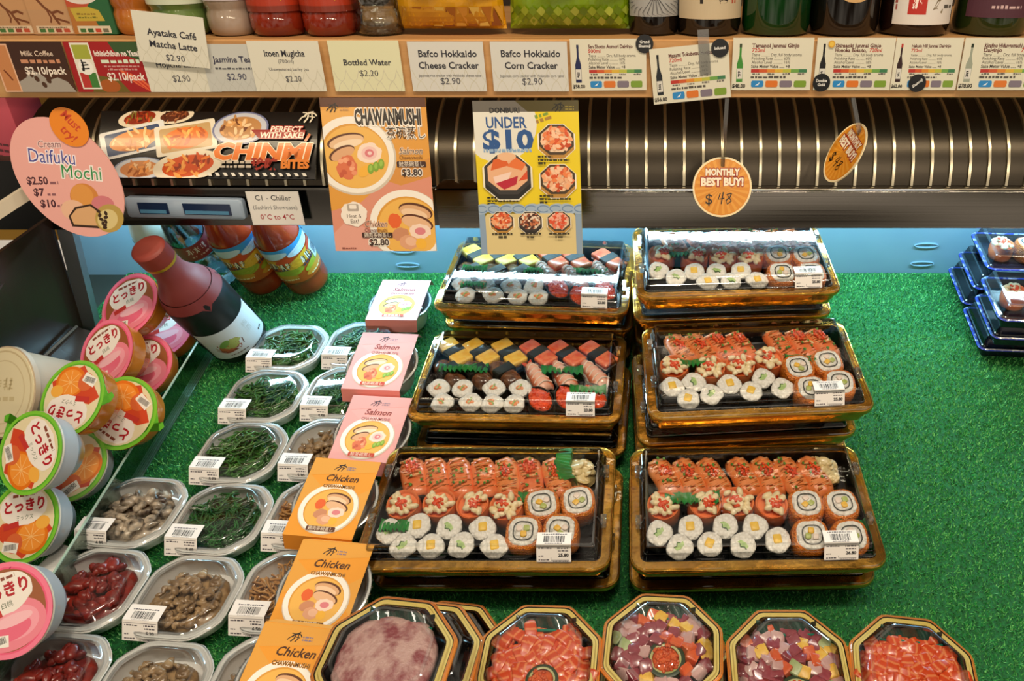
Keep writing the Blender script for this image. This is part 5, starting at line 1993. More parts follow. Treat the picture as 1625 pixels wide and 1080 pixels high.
zoom_T1R, zoom_T1L, zoom_T2R, zoom_T2L = ((980, 670), 3.611), ((540, 670), 3.457), ((990, 340), 3.0), ((630, 360), 3.177)
LEAN = R(13)
NY = .28
SPEC = [
    # name, FL, FR, level, price, shifts, zoom, where, tag, rows, leaves, ginger
    dict(fl=(555, 910), fr=(971, 911), lv=1, price='25.80', sh=[(.008, .010, 0)], zm=zoom_T1L, w='front platter beside the chicken cups', t='front platter beside chicken cups', lx=.062,
         rows=[('maki_egg', 'upper maki row', [(440, 502), (805, 525)], 0, LEAN), ('maki_cucumber', 'upper maki row', [(592, 525)], 0, LEAN),
               ('maki_cucumber', 'lower maki row', [(195, 572), (335, 600), (675, 632)], 0, LEAN), ('maki_egg', 'lower maki row', [(483, 635), (860, 642)], 0, LEAN),
               ('gunkan_mayo', 'row', [(320, 385), (520, 372), (695, 388), (895, 395)], 0, .1), ('uramaki', 'upper pair', [(1075, 420), (1280, 415)], .2, .2), ('uramaki', 'lower pair', [(1010, 555), (1205, 572)], -.1, .25),
               ('nigiri_salmon', 'back row', [(390, 195), (525, 195), (655, 205), (790, 195), (920, 205), (1055, 195), (1190, 215)], NY, .05)],
         lf=[((200, 440), (420, 470), .03, 'green plastic leaf between maki and salmon cups, front platter beside chicken cups'), ((990, 330), (1190, 340), .03, 'green leaf behind the roe coated rolls, front platter beside chicken cups'), ((1285, 140), (1295, 320), .034, 'upright green plastic leaf beside the ginger, front platter beside chicken cups')], gi=(1385, 220),
         gl='pale pickled ginger mound, front platter beside the chicken cups'),
    dict(fl=(1000, 913), fr=(1411, 906), lv=1, price='26.80', sh=[(-.002, .010, 0.005)], zm=zoom_T1R, w='front platter beside the open turf', t='front platter beside open turf', lx=.072,
         rows=[('maki_cucumber', 'upper maki row', [(228, 572), (617, 535)], 0, LEAN), ('maki_egg', 'upper maki row', [(452, 528), (782, 518)], 0, LEAN),
               ('maki_cucumber', 'lower maki row', [(365, 650), (730, 655)], 0, LEAN), ('maki_egg', 'lower maki row', [(525, 652), (898, 645)], 0, LEAN),
               ('gunkan_mayo', 'row', [(255, 390), (462, 385), (658, 395), (885, 412)], 0, .1), ('uramaki', 'upper pair', [(1085, 425), (1300, 462)], .1, .12), ('uramaki', 'lower pair', [(1095, 590), (1350, 612)], .1, .3),
               ('nigiri_salmon', 'back row', [(270, 195), (415, 215), (560, 210), (690, 235), (840, 215), (970, 240), (1115, 245)], .34, .05)],
         lf=[((270, 445), (560, 440), .03, 'green plastic leaf before the salmon cups, front platter beside open turf'), ((340, 300), (570, 305), .03, 'green plastic leaf below the nigiri, front platter beside open turf'), ((1210, 330), (1400, 335), .03, 'green plastic leaf below the ginger, front platter beside open turf'), ((1200, 520), (1260, 440), .028, 'small green leaf between roe coated rolls, front platter beside open turf')], gi=(1275, 215),
         gl='pale pickled ginger mound, front platter beside the open turf'),
    dict(fl=(638, 671), fr=(990, 677), lv=1, price='23.80', sh=[(.006, -.012, -.01)], zm=zoom_T2L, w='middle platter with egg nigiri', t='middle platter with egg nigiri', lx=.071,
         rows=[('nigiri_egg', 'row', [(257, 568), (395, 575), (532, 565)], .75, 0.0), ('nigiri_crab', 'row', [(712, 580), (858, 572), (995, 580)], .75, 0.0),
               ('nigiri_eel', 'row', [(238, 680), (390, 682), (565, 690)], .8, 0.0), ('nigiri_prawn', 'row', [(735, 715), (872, 712), (1005, 700)], .6, .1),
               ('gunkan_roe', 'row', [(798, 838), (905, 822), (1015, 820)], .45, .1), ('maki_salmon', 'upper maki row', [(158, 790), (312, 783), (465, 785), (608, 795)], 0, LEAN),
               ('maki_salmon', 'lower maki row', [(225, 862), (378, 866), (527, 870), (676, 876)], 0, LEAN)],
         lf=[((290, 635), (480, 650), .028, 'green plastic leaf below the egg nigiri, middle platter'), ((210, 735), (400, 725), .028, 'green plastic leaf below the eel nigiri, middle platter with egg nigiri'), ((740, 660), (950, 655), .028, 'green plastic leaf below the crab nigiri, middle platter with egg nigiri'), ((880, 770), (1060, 765), .028, 'green plastic leaf above the roe gunkan, middle platter with egg nigiri')], gi=None),
    dict(fl=(1022, 673), fr=(1398, 657), lv=2, price='25.80', sh=[(-.016, .012, .0), (-.014, .004, .01)], zm=zoom_T2R, w='middle platter beside the open turf', t='middle platter beside open turf', lx=.066,
         rows=[('maki_egg', 'upper maki row', [(212, 772), (500, 762)], 0, LEAN), ('maki_cucumber', 'upper maki row', [(350, 745), (658, 732)], 0, LEAN),
               ('maki_egg', 'lower maki row', [(290, 825), (607, 797)], 0, LEAN), ('maki_cucumber', 'lower maki row', [(415, 820), (760, 790)], 0, LEAN),
               ('gunkan_mayo', 'row', [(232, 650), (372, 642), (525, 655), (660, 640)], 0, .1), ('uramaki', 'upper pair', [(800, 670), (950, 640)], .1, .2), ('uramaki', 'lower pair', [(905, 765), (1065, 740)], .0, .25),
               ('nigiri_salmon', 'back row', [(235, 525), (340, 522), (450, 535), (555, 525), (670, 530), (785, 512), (905, 525)], .34, .05)],
         lf=[((220, 590), (390, 595), .03, 'green plastic leaf below the nigiri, middle platter beside open turf'), ((735, 580), (950, 565), .03, 'green plastic leaf above the roe coated rolls, middle platter beside open turf')], gi=(1040, 520),
         gl='pale pickled ginger mound, middle platter beside the open turf'),
    dict(fl=(685, 495), fr=(997, 505), lv=2, price='23.80', sh=[(.0, .016, -.01), (.004, .022, .01)], zm=zoom_T2L, w='rear platter behind the rice bowl poster', t='rear platter behind poster', lx=.075,
         rows=[('nigiri_egg', 'row', [(360, 90), (520, 90), (660, 90)], .75, 0.0), ('nigiri_crab', 'row', [(790, 85), (900, 85), (1015, 85)], .75, 0.0),
               ('nigiri_eel', 'row', [(320, 180), (460, 192), (620, 185)], .8, 0.0), ('nigiri_prawn', 'row', [(787, 198), (905, 198), (1020, 185)], .6, .1),
               ('gunkan_roe', 'row', [(858, 270), (950, 268), (1035, 268)], .45, .1), ('maki_salmon', 'upper maki row', [(285, 275), (430, 268), (570, 275), (715, 262)], 0, LEAN),
               ('maki_salmon', 'lower maki row', [(342, 330), (482, 325), (640, 325), (770, 325)], 0, LEAN)],
         lf=[((360, 150), (480, 155), .028, 'green plastic leaf below the egg nigiri, rear platter behind rice bowl poster'), ((350, 235), (480, 240), .028, 'green plastic leaf below the eel nigiri, rear platter'), ((640, 225), (760, 235), .028, 'green plastic leaf beside the prawn nigiri, rear platter'), ((880, 235), (1060, 240), .028, 'green plastic leaf above the roe gunkan, rear platter')], gi=None),
    dict(fl=(1010, 480), fr=(1337, 470), lv=3, price='25.80', sh=[(-.006, .016, .0), (-.002, .020, .01), (-.004, .012, 0)], zm=zoom_T2R, w='rear platter under the steel lip', t='rear platter under steel lip', lx=.078,
         rows=[('maki_cucumber', 'upper maki row', [(165, 252), (452, 232)], 0, LEAN), ('maki_egg', 'upper maki row', [(345, 240), (590, 262)], 0, LEAN),
               ('maki_cucumber', 'lower maki row', [(262, 287), (515, 312)], 0, LEAN), ('maki_egg', 'lower maki row', [(402, 310), (688, 290)], 0, LEAN),
               ('gunkan_mayo', 'row', [(215, 165), (345, 162), (480, 165), (615, 165)], 0, .1), ('uramaki', 'upper pair', [(750, 172), (890, 168)], .1, .2), ('uramaki', 'lower pair', [(785, 290), (915, 285)], .0, .25),
               ('nigiri_salmon', 'back row', [(230, 95), (340, 92), (450, 95), (555, 95), (670, 95), (785, 92), (895, 95)], .34, .05)],
         lf=[((190, 120), (330, 125), .03, 'green plastic leaf below the nigiri, rear platter under steel lip'), ((650, 120), (800, 120), .03, 'green plastic leaf above the roe coated rolls, rear platter under steel lip')], gi=None),
]
for k, s_ in enumerate(SPEC):
    M = tray_pose(s_['fl'], s_['fr'], s_['lv'])
    stackup(M, s_['lv'], s_['sh'], 'under ' + s_['w'])
    platter(M, 'gold sushi platter on top, %s' % s_['w'], s_['price'], k, s_['lx'])
    org, sc = s_['zm']
    P_ = fill(M, s_['lv'], org, sc, s_['rows'], s_['w'], s_['t'])
    for a, b, h, lb in s_['lf']:
        leaf(M, s_['lv'], org, sc, a, b, h, lb, 'plastic leaves in the platters', P_)
    if s_['gi']:
        ginger(M, s_['lv'], org, sc, s_['gi'], s_['gl'])

# ------------------------------------------------------------------ small side-dish trays
SW, SD, SH_ = .113, .109, .028


def small_meshes():
    rg = lambda i, z, c=.025: [(x, y, z) for x, y in chamf(SW - 2 * i, SD - 2 * i, c - .35 * i, .30)]
    mb = MB()
    prof = [(.014, 0), (.012, .001), (.006, .016), (.0045, .017), (.003, .0225), (.0004, .0245), (0, .0255), (.0004, .0268), (.003, .0272), (.0045, .0262), (.006, .0262), (.0075, .0272), (.0092, .0265), (.0100, .020), (.0118, .0056), (.016, .0046)]
    mb.loft([rg(i, z) for i, z in prof], 0, True, True)
    tray = mb.mesh('tray', mat('tray_white', 'f6f6f4', .35), 35)
    lid = MB()
    prof = [(.0005, .0272), (.0015, .0286), (.0045, .029), (.0062, .0284), (.008, .0300), (.0115, .0362), (.0135, .0378), (.017, .0382)]
    lid.loft([rg(i, z) for i, z in prof], 0, False, True, ms=[1, 1, 1, 1, 0, 0, 1, 0])
    return tray, lid.mesh('lid', [lidm, mat_rimclear], 35)


mat_rimclear = clear('rim_plastic', 'f4f6f6', .12, .10, gain=1.2)
SM_TRAY, SM_LID = small_meshes()


def strands(n, col, col2, r, seed, name, span=.0435, hmax=.020, wig=.006):
    mb = MB()
    rnd = random.Random(seed)
    mb.blob(span * .93, span * .86, .011, (0, 0, .004), .002, 80, seed, 24, 9, .75, cut=0)
    for k in range(n):
        a, q = rnd.uniform(0, 6.28), math.sqrt(rnd.random())
        p = Vector((span * q * math.cos(a), span * .9 * q * math.sin(a), .012 + hmax * (1 - q * q * .8) * rnd.uniform(.25, .8)))
        d = Vector((rnd.uniform(-1, 1), rnd.uniform(-1, 1), 0)).normalized()
        pts = []
        for s_ in range(6):
            pts.append(Vector(p))
            d = (d + Vector((rnd.uniform(-.7, .7), rnd.uniform(-.7, .7), 0))).normalized()
            p = p + d * wig + Vector((0, 0, rnd.uniform(-.0015, .0015)))
            p.x = min(max(p.x, -span), span)
            p.y = min(max(p.y, -span * .9), span * .9)
            g = .058 / max(abs(p.x) + abs(p.y), .058)
            p.x, p.y = p.x * g, p.y * g
            p.z = min(max(p.z, .008), .0285)
        mb.tube(pts, r * rnd.uniform(.7, 1.2), 5)
    return mb.mesh(name, mat(name + '_' + col, col, .25, noise_col=col2, nscale=70, coat=.6), 80)


def chunks(n, col, col2, size, seed, name, span=.0435, flat=.55):
    mb = MB()
    rnd = random.Random(seed)
    mb.blob(span * .93, span * .86, .010, (0, 0, .004), .002, 90, seed, 24, 9, .75, cut=0)
    for k in range(n):
        a, q = rnd.uniform(0, 6.28), math.sqrt(rnd.random()) * .93
        s_ = size * rnd.uniform(.6, 1.2)
        mb.blob(s_, s_ * rnd.uniform(.4, .8), s_ * flat, (0, 0, 0), s_ * .45, .9 / s_, k, 10, 7,
                T=TR(span * .94 * q * math.cos(a), span * .86 * q * math.sin(a), .015 + .011 * (1 - q * q) * rnd.uniform(.3, 1), rz=rnd.uniform(0, 6), rx=rnd.uniform(-.5, .5)))
    return mb.mesh(name, mat(name + '_' + col, col, .3, noise_col=col2, nscale=75, coat=.5), 80)


DISH = {}


def dish_mesh(kind, v):
    k = (kind, v)
    if k not in DISH:
        DISH[k] = {
            'kelp': lambda: strands(170, '1f4a1a', '4a8434', .0015, 10 + v, 'seaweed_salad'),
            'wakame': lambda: strands(210, '0f3a18', '2f7434', .0012, 20 + v, 'seaweed_salad'),
            'squid': lambda: chunks(105, '7a5f42', 'b5946a', .0065, 30 + v, 'seasoned_squid'),
            'jelly': lambda: strands(110, '9c6a34', 'd09a58', .0016, 40 + v, 'seasoned_jellyfish'),
            'octopus': lambda: chunks(52, '6a1512', '9c2a1c', .0095, 50 + v, 'seasoned_octopus'),
            'clam': lambda: chunks(52, '3a3029', 'e0cdb4', .0095, 60 + v, 'seasoned_clam'),
        }[kind]()
    return DISH[k]


DISHN = {'kelp': ('seaweed_salad', 'green seaweed salad'), 'wakame': ('seaweed_salad', 'dark green seaweed shreds'), 'squid': ('seasoned_squid', 'brown seasoned squid'),
         'jelly': ('seasoned_jellyfish', 'amber jellyfish strips'), 'octopus': ('seasoned_octopus', 'dark red seasoned octopus'), 'clam': ('seasoned_clam', 'grey and cream clam pieces')}

SMALL = [  # centre pixel, dish, price, yaw, where
    (465, 566, 'kelp', '5.95', -.05, 'next to the dark wine bottle'),
    (557, 552, 'kelp', '5.45', -.05, 'half under the middle pink cup'),
    (427, 641, 'kelp', '4.95', -.06, 'second down from the wine bottle'),
    (530, 630, 'kelp', '5.50', -.05, 'under the two upper pink custard cups'),
    (393, 732, 'kelp', '5.70', -.06, 'third down from the wine bottle'),
    (497, 716, 'squid', '5.30', -.05, 'beneath the upper orange chicken cup'),
    (258, 804, 'clam', '6.95', -.08, 'alone nearest the acrylic divider'),
    (352, 832, 'wakame', '5.40', -.07, 'between the clam tray and the jellyfish tray'),
    (452, 818, 'jelly', '7.90', -.06, 'beside the upper chicken cup'),
    (195, 922, 'octopus', '7.20', -.09, 'just below the clam tray'),
    (301, 938, 'squid', '5.20', -.08, 'between octopus tray and jellyfish tray'),
    (417, 931, 'jelly', '6.50', -.06, 'beside the second chicken cup'),
    (139, 1045, 'octopus', '7.20', -.1, 'cut by the photo edge'),
    (264, 1056, 'squid', '5.20', -.08, 'at the photo edge beside the octopus tray'),
    (375, 1058, 'squid', '5.20', -.07, 'at the photo edge by the lowest chicken cup'),
]
SMALL_POS = []
for k, (px, py, dish_, price, yaw, where) in enumerate(SMALL):
    p = atz(px, py, .026)
    SMALL_POS.append([p.x, p.y])
for it in range(60):                 # ease neighbouring trays off each other
    for a in range(len(SMALL_POS)):
        for b in range(a):
            dx, dy = SMALL_POS[a][0] - SMALL_POS[b][0], SMALL_POS[a][1] - SMALL_POS[b][1]
            ox, oy = SW + .0015 - abs(dx), SD + .0015 - abs(dy)
            cut = abs(dx) + abs(dy) > SW + SD - .036
            if ox > 0 and oy > 0 and not cut:
                if ox < oy:
                    q = math.copysign(ox * .25, dx)
                    SMALL_POS[a][0] += q
                    SMALL_POS[b][0] -= q
                else:
                    q = math.copysign(oy * .25, dy)
                    SMALL_POS[a][1] += q
                    SMALL_POS[b][1] -= q
for k, (px, py, dish_, price, yaw, where) in enumerate(SMALL):
    M = TR(SMALL_POS[k][0], SMALL_POS[k][1], 0, rz=yaw)
    t = thing('side_dish_tray', 'white lidded tray of %s, %s' % (DISHN[dish_][1], where), 'food tray', 'small white side dish trays', M)
    link('tray', SM_TRAY, t)
    link('lid', SM_LID, t)
    i = price_ink(price, k + 20, 100, 104)
    fold_label(t, i, .041, -.047, -SD / 2 + .0135, .0386, .0085, .0115, .45)
    nm, ds = DISHN[dish_]
    o = link(nm, dish_mesh(dish_, k % 3))
    o.matrix_world = M @ TR(0, 0, .0062)
    tag(o, '%s filling the white tray %s' % (ds, where), 'side dish', 'side dishes in the white trays', 'stuff')

# ------------------------------------------------------------------ chawanmushi cups in printed sleeves
CUPR = .050


def cup_meshes():
    mb = MB()
    lathe(mb, [(.034, 0), (.036, .001), (.046, .036), (.0485, .0375), (.0505, .039), (.0505, .041), (.048, .0412), (.0455, .036), (.033, .004)], 40)
    cup = mb.mesh('cup', mat('cup_white', 'ececea', .3), 40)
    lid = MB()
    lathe(lid, [(.0512, .0385), (.0516, .0418), (.0495, .0428), (.047, .0428), (.0455, .046), (.043, .0475)], 40, cap0=False, ms=[1, 1, 1, 1, 0, 0])
    for k in range(40):
        a = 2 * math.pi * k / 40
        lid.tube([(.0515 * math.cos(a), .0515 * math.sin(a), .039), (.0515 * math.cos(a), .0515 * math.sin(a), .0425)], .0007, 4, 1)
    return cup, lid.mesh('lid', [lidm, mat_rimclear], 30)


CUP, CUPLID = cup_meshes()


FL, TP = 24, 126          # front flap and top of the sleeve, in hundredths of its width


def sleeve_ink(kind):
    H = FL + TP + 24
    i = Ink(100, H, 'e79a2c' if kind == 'chicken' else 'eba6a2')
    if kind == 'chicken':
        a, b, c, ink_ = 'd98a1c', 'e0a040', 'c87a14', '4a2a14'
    else:
        a, b, c, ink_ = 'd98c88', 'e2a29e', 'cf7a70', '8a3a34'
    i.rect(0, 0, 100, H, a)
    i.rect(0, 0, 100, FL, c)
    i.poly([(0, 74), (40, 92), (0, 124)], b)
    i.poly([(100, 50), (100, 104), (70, 84)], b)
    i.poly([(0, FL + TP - 1), (100, FL + TP - 1), (100, 132), (0, 120)], b)
    logo(i, 40, 133, .8, '1a1a30' if kind != 'chicken' else '16141c', '8a7a8a')
    i.text('Chicken' if kind == 'chicken' else 'Salmon', 52, 113, 10.5, ink_, bold=.02, shear=.25, maxw=50)
    egg_bowl(i, 50, 68, 43, 40, kind, 'f4efe6', 0)
    i.text('CHAWANMUSHI', 52, 102, 5, ink_, bold=.01, halo=b, hw=.06, maxw=46)
    i.rect(29, 33, 42, 7.5, '5a3016' if kind == 'chicken' else 'c8442c', 0, 2)
    i.text('鶏肉茶碗蒸し' if kind == 'chicken' else '鮭茶碗蒸し', 50, 34.4, 5, 'f2e2cc', maxw=36)
    return i


SLW = .083
SLEEVES = {}


def sleeve_mesh(kind):
    if kind in SLEEVES:
        return SLEEVES[kind]
    i = sleeve_ink(kind)
    k = SLW / 100
    zt = .0492
    half = TP * k / 2
    ang = R(62)

    def fn(a, b, z):
        x = a - SLW / 2
        if b < FL * k:
            q = FL * k - b
            return (x, -half - q * math.cos(ang) - z * math.sin(ang), zt - q * math.sin(ang) + z * math.cos(ang))
        if b > (FL + TP) * k + 1e-7:
            q = b - (FL + TP) * k
            return (x, half + q * math.cos(ang) + z * math.sin(ang), zt - q * math.sin(ang) + z * math.cos(ang))
        return (x, b - FL * k - half, zt + z)
    # the paper is three rectangles, one to each side of a fold
    j = Ink(100, i.h, i.base)
    for y0, h0 in ((0, FL), (FL, TP), (FL + TP, 24)):
        j.rect(0, y0, 100, h0, i.base if y0 else i.items[1][2])
    for v, f, c, z in i.items[2:]:
        j.items.append((v, f, c, z + 4))
    SLEEVES[kind] = j.mesh('sleeve', SLW, PAPER, 0, fn=fn, eps=1.5e-5)
    return SLEEVES[kind]


CUPS = [  # centre of printed top, kind, base height, yaw, label
    (634, 474, 'salmon', .0, -.02, 'pink salmon custard cup standing farthest back, beside the rear platter'),
    (607, 566, 'salmon', .040, -.06, 'pink salmon custard cup in the middle, beside the egg nigiri platter'),
    (592, 672, 'salmon', .026, -.08, 'salmon pink custard cup partly hidden behind the upper orange chicken cup'),
    (533, 780, 'chicken', .040, -.10, 'orange chicken custard cup topmost of the orange column'),
    (515, 920, 'chicken', .036, -.10, 'orange chicken custard cup second down the orange column'),
    (505, 1040, 'chicken', .0, -.10, 'orange chicken custard cup mostly covered by the lowest cup'),
    (455, 1065, 'chicken', .050, -.12, 'orange chicken custard cup lowest, cut by the bottom edge'),
]
for px, py, kind, z0, yaw, lb in CUPS:
    p = atz(px, py, z0 + .049)
    M = TR(p.x, p.y, z0, rz=yaw, rx=R(9) if z0 else R(2))
    t = thing('custard_cup', lb, 'custard cup', 'sleeved custard cups', M)
    link('cup', CUP, t)
    link('lid', CUPLID, t)
    link('sleeve', sleeve_mesh(kind), t)

# ------------------------------------------------------------------ acrylic divider
d0, d1 = atz(333, 573, 0), atz(254, 707, 0)
dv = (d1 - d0).normalized()
d0 = d0 - dv * .03
d1 = d0 + dv * .70
M = frame(d0, dv, z=(0, 0, 1))
L = (d1 - d0).length
t = thing('acrylic_divider', 'clear acrylic divider standing on the turf between jelly cups and side dishes', 'divider', M=M)
acr = clear('acrylic', 'dcebe2', .03, .03, gain=.8)
MB().box(0, L, -.0015, .0015, .0005, .045).build('panel', acr, t)
edge = mat('acrylic_edge', 'a9c4b4', .2, coat=.5)
MB().box(0, L, -.0014, .0014, .045, .0462).build('top_edge', edge, t)
MB().box(0, L, -.0012, .0012, .0001, .0006).build('bottom_edge', edge, t)

# ------------------------------------------------------------------ jelly cups
JR, JH = .049, .046


def jelly_meshes():
    mb = MB()
    lathe(mb, [(.026, -JH), (.028, -JH + .002), (.037, -JH * .6), (.042, -JH * .55), (.046, -.006), (.046, -.003), (JR, -.0028), (JR, -.0008), (.044, -.0008)], 40)
    return mb.mesh('cup', mat('jelly_amber', 'c9762a', .18, noise_col='b0621c', nscale=25, coat=.7, trans=.0), 40)


JCUP = jelly_meshes()
mb = MB()
lathe(mb, [(.026, -JH), (.028, -JH + .002), (.037, -JH * .6), (.042, -JH * .55), (.046, -.006), (.046, -.003), (JR, -.0028), (JR, -.0008), (.044, -.0008)], 40, ms=[1, 1, 1, 1, 1, 0, 0, 0])
JCUPW = mb.mesh('cup', [mat('jelly_rim', 'd8d0c0', .25), mat('jelly_label_grey', 'a9adb2', .35, noise_col='c2823c', nscale=16, lo=.55, hi=.62)], 40)
TAB = [(50 + 50 * math.cos(a), 50 + 50 * math.sin(a)) for a in [R(215 + 330 * k / 44) for k in range(45)]] + [(-8, 30), (-14, 34), (-12, 42)]
JL = {}


def jelly_lid(kind):
    if kind in JL:
        return JL[kind]
    rim = 'e8587e' if kind == 'pink' else '5cae2c'
    i = Ink(100, 100, rim)
    i.poly(TAB, rim)
    if kind == 'pink':
        i.ring(50, 50, 50, 50, 5, 'f07a98')
        i.ell(50, 50, 43, 43, '9a5a34')
        i.ell(50, 34, 40, 26, 'ea8496')
        i.ell(56, 34, 26, 17, 'f2a0b0')
        i.ell(48, 30, 24, 12, 'e86a86')
        i.ell(54, 38, 22, 6, 'f4bcc6')
    else:
        i.ring(50, 50, 50, 50, 4, '7cc43a')
        i.ell(50, 50, 44, 44, 'e4d7b0')
        i.poly([(8, 40), (50, 6), (92, 36), (80, 52), (20, 52)], 'cf4a2c')
        i.ell(62, 30, 24, 20, 'e2761c')
        i.ell(62, 31, 20, 17, 'f0963a')
        for k in range(9):
            a = 2 * math.pi * k / 9
            i.line([(62, 31), (62 + 18 * math.cos(a), 31 + 15 * math.sin(a))], .9, 'f8c078')
        i.ell(38, 26, 12, 12, 'd86a3c')
        i.ell(78, 46, 10, 8, 'f0b04a')
    i.ell(50, 68, 34, 22, 'f0e9e2', 0, wob=.03, seed=3)
    i.text('とっきり', 51, 64, 12, 'b3202c', bold=.04, maxw=56)
    i.text('ミックス' if kind != 'pink' else '白桃', 52, 53, 5, '3f5a3a', maxw=24)
    i.smear(34, 81, 34, 4, '8a4a3a', 4)
    i.rect(22, 44, 22, 7, 'c23a34', 8)
    i.rect(22, 16, 22, 12, 'f2efe8', -14)
    i.bars(24, 18.5, 17, 7, '1a1a1a', 4)
    w = 2 * JR
    k = w / 100
    JL[kind] = i.mesh('lid_film', w, GLOSSY, .0005, outline=TAB, clip=False, fn=lambda x, y, z: (x - JR, y - JR, z + .0008), eps=1.5e-5)
    return JL[kind]


JELLY = [  # lid centre px, height of lid centre, normal, roll, kind, cup mesh, label
    (259, 522, 0.054, (-0.10, -0.45, 0.85), 0.3, 'pink', 0, 'pink lidded jelly cup lying under the farthest pink one'),
    (206, 483, 0.130, (-0.25, -0.52, 0.80), 0.35, 'pink', 0, 'pink lidded jelly cup farthest back, against the wine bottle'),
    (222, 580, 0.058, (-0.05, -0.50, 0.82), 0.3, 'pink', 0, 'pink lidded jelly cup low against the divider, under the second pink one'),
    (169, 561, 0.114, (-0.28, -0.52, 0.65), 0.5, 'pink', 0, 'pink lidded jelly cup second from the back, above the green row'),
    (193, 655, 0.093, (-0.06, -0.55, 0.72), 2.6, 'green', 0, 'green rimmed jelly cup low against the divider, below the pink cups'),
    (115, 632, 0.146, (-0.24, -0.55, 0.80), 2.9, 'green', 0, 'green rimmed jelly cup on top, directly below the pink cups'),
    (108, 738, 0.054, (0.02, -0.55, 0.95), 0.9, 'green', 1, 'green rimmed jelly cup low behind a grey film wrapped cup'),
    (48, 718, 0.142, (-0.24, -0.55, 0.65), -1.0, 'green', 1, 'green rimmed jelly cup on top at the photo edge, third row'),
    (38, 828, 0.060, (-0.18, -0.60, 0.78), 0.15, 'green', 1, 'green rimmed jelly cup lying alone, nearest the small turf patch'),
    (12, 968, 0.096, (-0.05, -0.62, 0.70), 0.4, 'pink', 1, 'pink lidded jelly cup cut by the lower photo edge'),
]
for px, py, z, nrm, roll, kind, cm, lb in JELLY:
    p = atz(px, py, z)
    t = thing('jelly_cup', lb, 'jelly cup', 'fruit jelly cups along the divider', axis_frame(p, nrm, roll))
    link('cup', JCUPW if cm else JCUP, t)
    link('lid_film', jelly_lid(kind), t)

# ledge that the upper jelly cups lean on
pA, pB = atz(150, 545, 0), atz(-150, 900, 0)
mb = MB()
q0, q1 = atz(255, 545, 0), atz(60, 960, 0)
lx = -.0
led = thing('display_ledge', 'low dark ledge behind the jelly cups along the dark glass', 'ledge')
vs = []
for q in (Vector((-.735, .98, 0)), Vector((-.80, .42, 0))):
    for dx, z in ((-.16, .0005), (-.16, .045), (-.05, .040), (-.005, .020), (0, .0005)):
        vs.append((q.x + dx - .13, q.y, z + .001))
mb.add(vs, [(i, i + 1, i + 6, i + 5) for i in range(4)] + [(0, 1, 2, 3, 4), (9, 8, 7, 6, 5)])
mb.build('ledge_body', mat('ledge_brown', '2b211b', .25, noise_col='3a2c24', nscale=7, coat=.4), led)
MB().tube([(-.865 - .05, .98, .0435), (-.93 - .05, .42, .0435)], .002, 6).build('front_trim', mat('ledge_trim', '6a5c50', .4), led)

# large white cup at the photo edge
p = atz(10, 622, .125)
t = thing('soup_cup', 'large cream paper cup with embossed lid lying at the photo edge above the jelly cups', 'cup', M=axis_frame(p, (-.30, -.62, .62), 0))
mb = MB()
lathe(mb, [(.042, -.085), (.044, -.083), (.056, -.004), (.060, -.003), (.060, .003), (.057, .004)], 44)
mb.build('cup', mat('cream_paper', 'b8a68e', .5, noise_col='a8957c', nscale=7), t)
ink = Ink(100, 100, 'e6d9b4')
ink.ell(50, 50, 50, 50, 'e8dcb8').ring(50, 50, 47, 47, 2, 'cdbb92').ring(50, 50, 36, 36, 1.5, 'd6c69e')
ink.scrawl(32, 52, 36, 14, 'd0c094', 3, 4, 1.6)
ink.smear(30, 40, 40, 5, 'd2c298', 2)
link('lid', ink.mesh('lid', .116, GLOSSY, .001, outline=[(50 + 50 * a, 50 + 50 * b) for a, b in circ(1, 40)], fn=lambda x, y, z: (x - .058, y - .058, z + .0046)), t)

# white strip near the lone cup
p, q = atz(48, 930, .012), atz(112, 868, .012)
MS = frame(p, q - p, z=(0, 0, 1))
o = MB().box(0, (q - p).length, -.014, .014, -.012, .002, bev=.001).build('plastic_strip', white_pl, None)
o.matrix_world = MS
tag(o, 'short white plastic strip lying on the turf below the lone green jelly cup', 'strip')

# ------------------------------------------------------------------ plum wine bottle
WL, WR = .245, .0455
base = atz(376, 526, .034)
tip = at_dist(224, 374, base, WL)
dv = (tip - base).normalized()
zb = Matrix(axis_frame(base, dv).to_3x3()).to_4x4()
low = min((zb @ Vector((WR * math.cos(a), WR * math.sin(a), 0))).z for a in [k * .2 for k in range(32)])
base.z = .001 - low
# the label faces the camera
to_cam = (EYE - base).normalized()
tc_ = (to_cam - dv * to_cam.dot(dv)).normalized()
MW = frame(base, tc_.cross(dv) * -1, z=dv)
MW = frame(base, (-tc_).cross(dv), z=dv)
t = thing('wine_bottle', 'dark plum wine bottle with maroon capsule leaning over the turf by the jelly cups', 'bottle', M=MW)
WS = WL / .300
prof = [(WR * .80, 0), (WR * .95, .002), (WR, .010), (WR, .150 * WS), (WR * .97, .168 * WS), (WR * .80, .192 * WS), (WR * .58, .214 * WS), (WR * .45, .232 * WS), (WR * .42, .262 * WS)]
sz = lambda P: [(r, z * WS) for r, z in P]
lathe(MB_ := MB(), prof, 40)
MB_.build('bottle', mat('wine_glass', '07090c', .42, noise_col='0b0e12', nscale=12), t, smooth=60)
mb = MB()
lathe(mb, sz([(WR * .835, .190), (WR * .83, .192), (WR * .61, .214), (WR * .48, .232), (WR * .455, .262), (WR * .47, .266)]), 40)
capsule = mb.build('capsule', mat('capsule_maroon', '6e2a2c', .45, noise_col='7c3434', nscale=10), t, smooth=60)
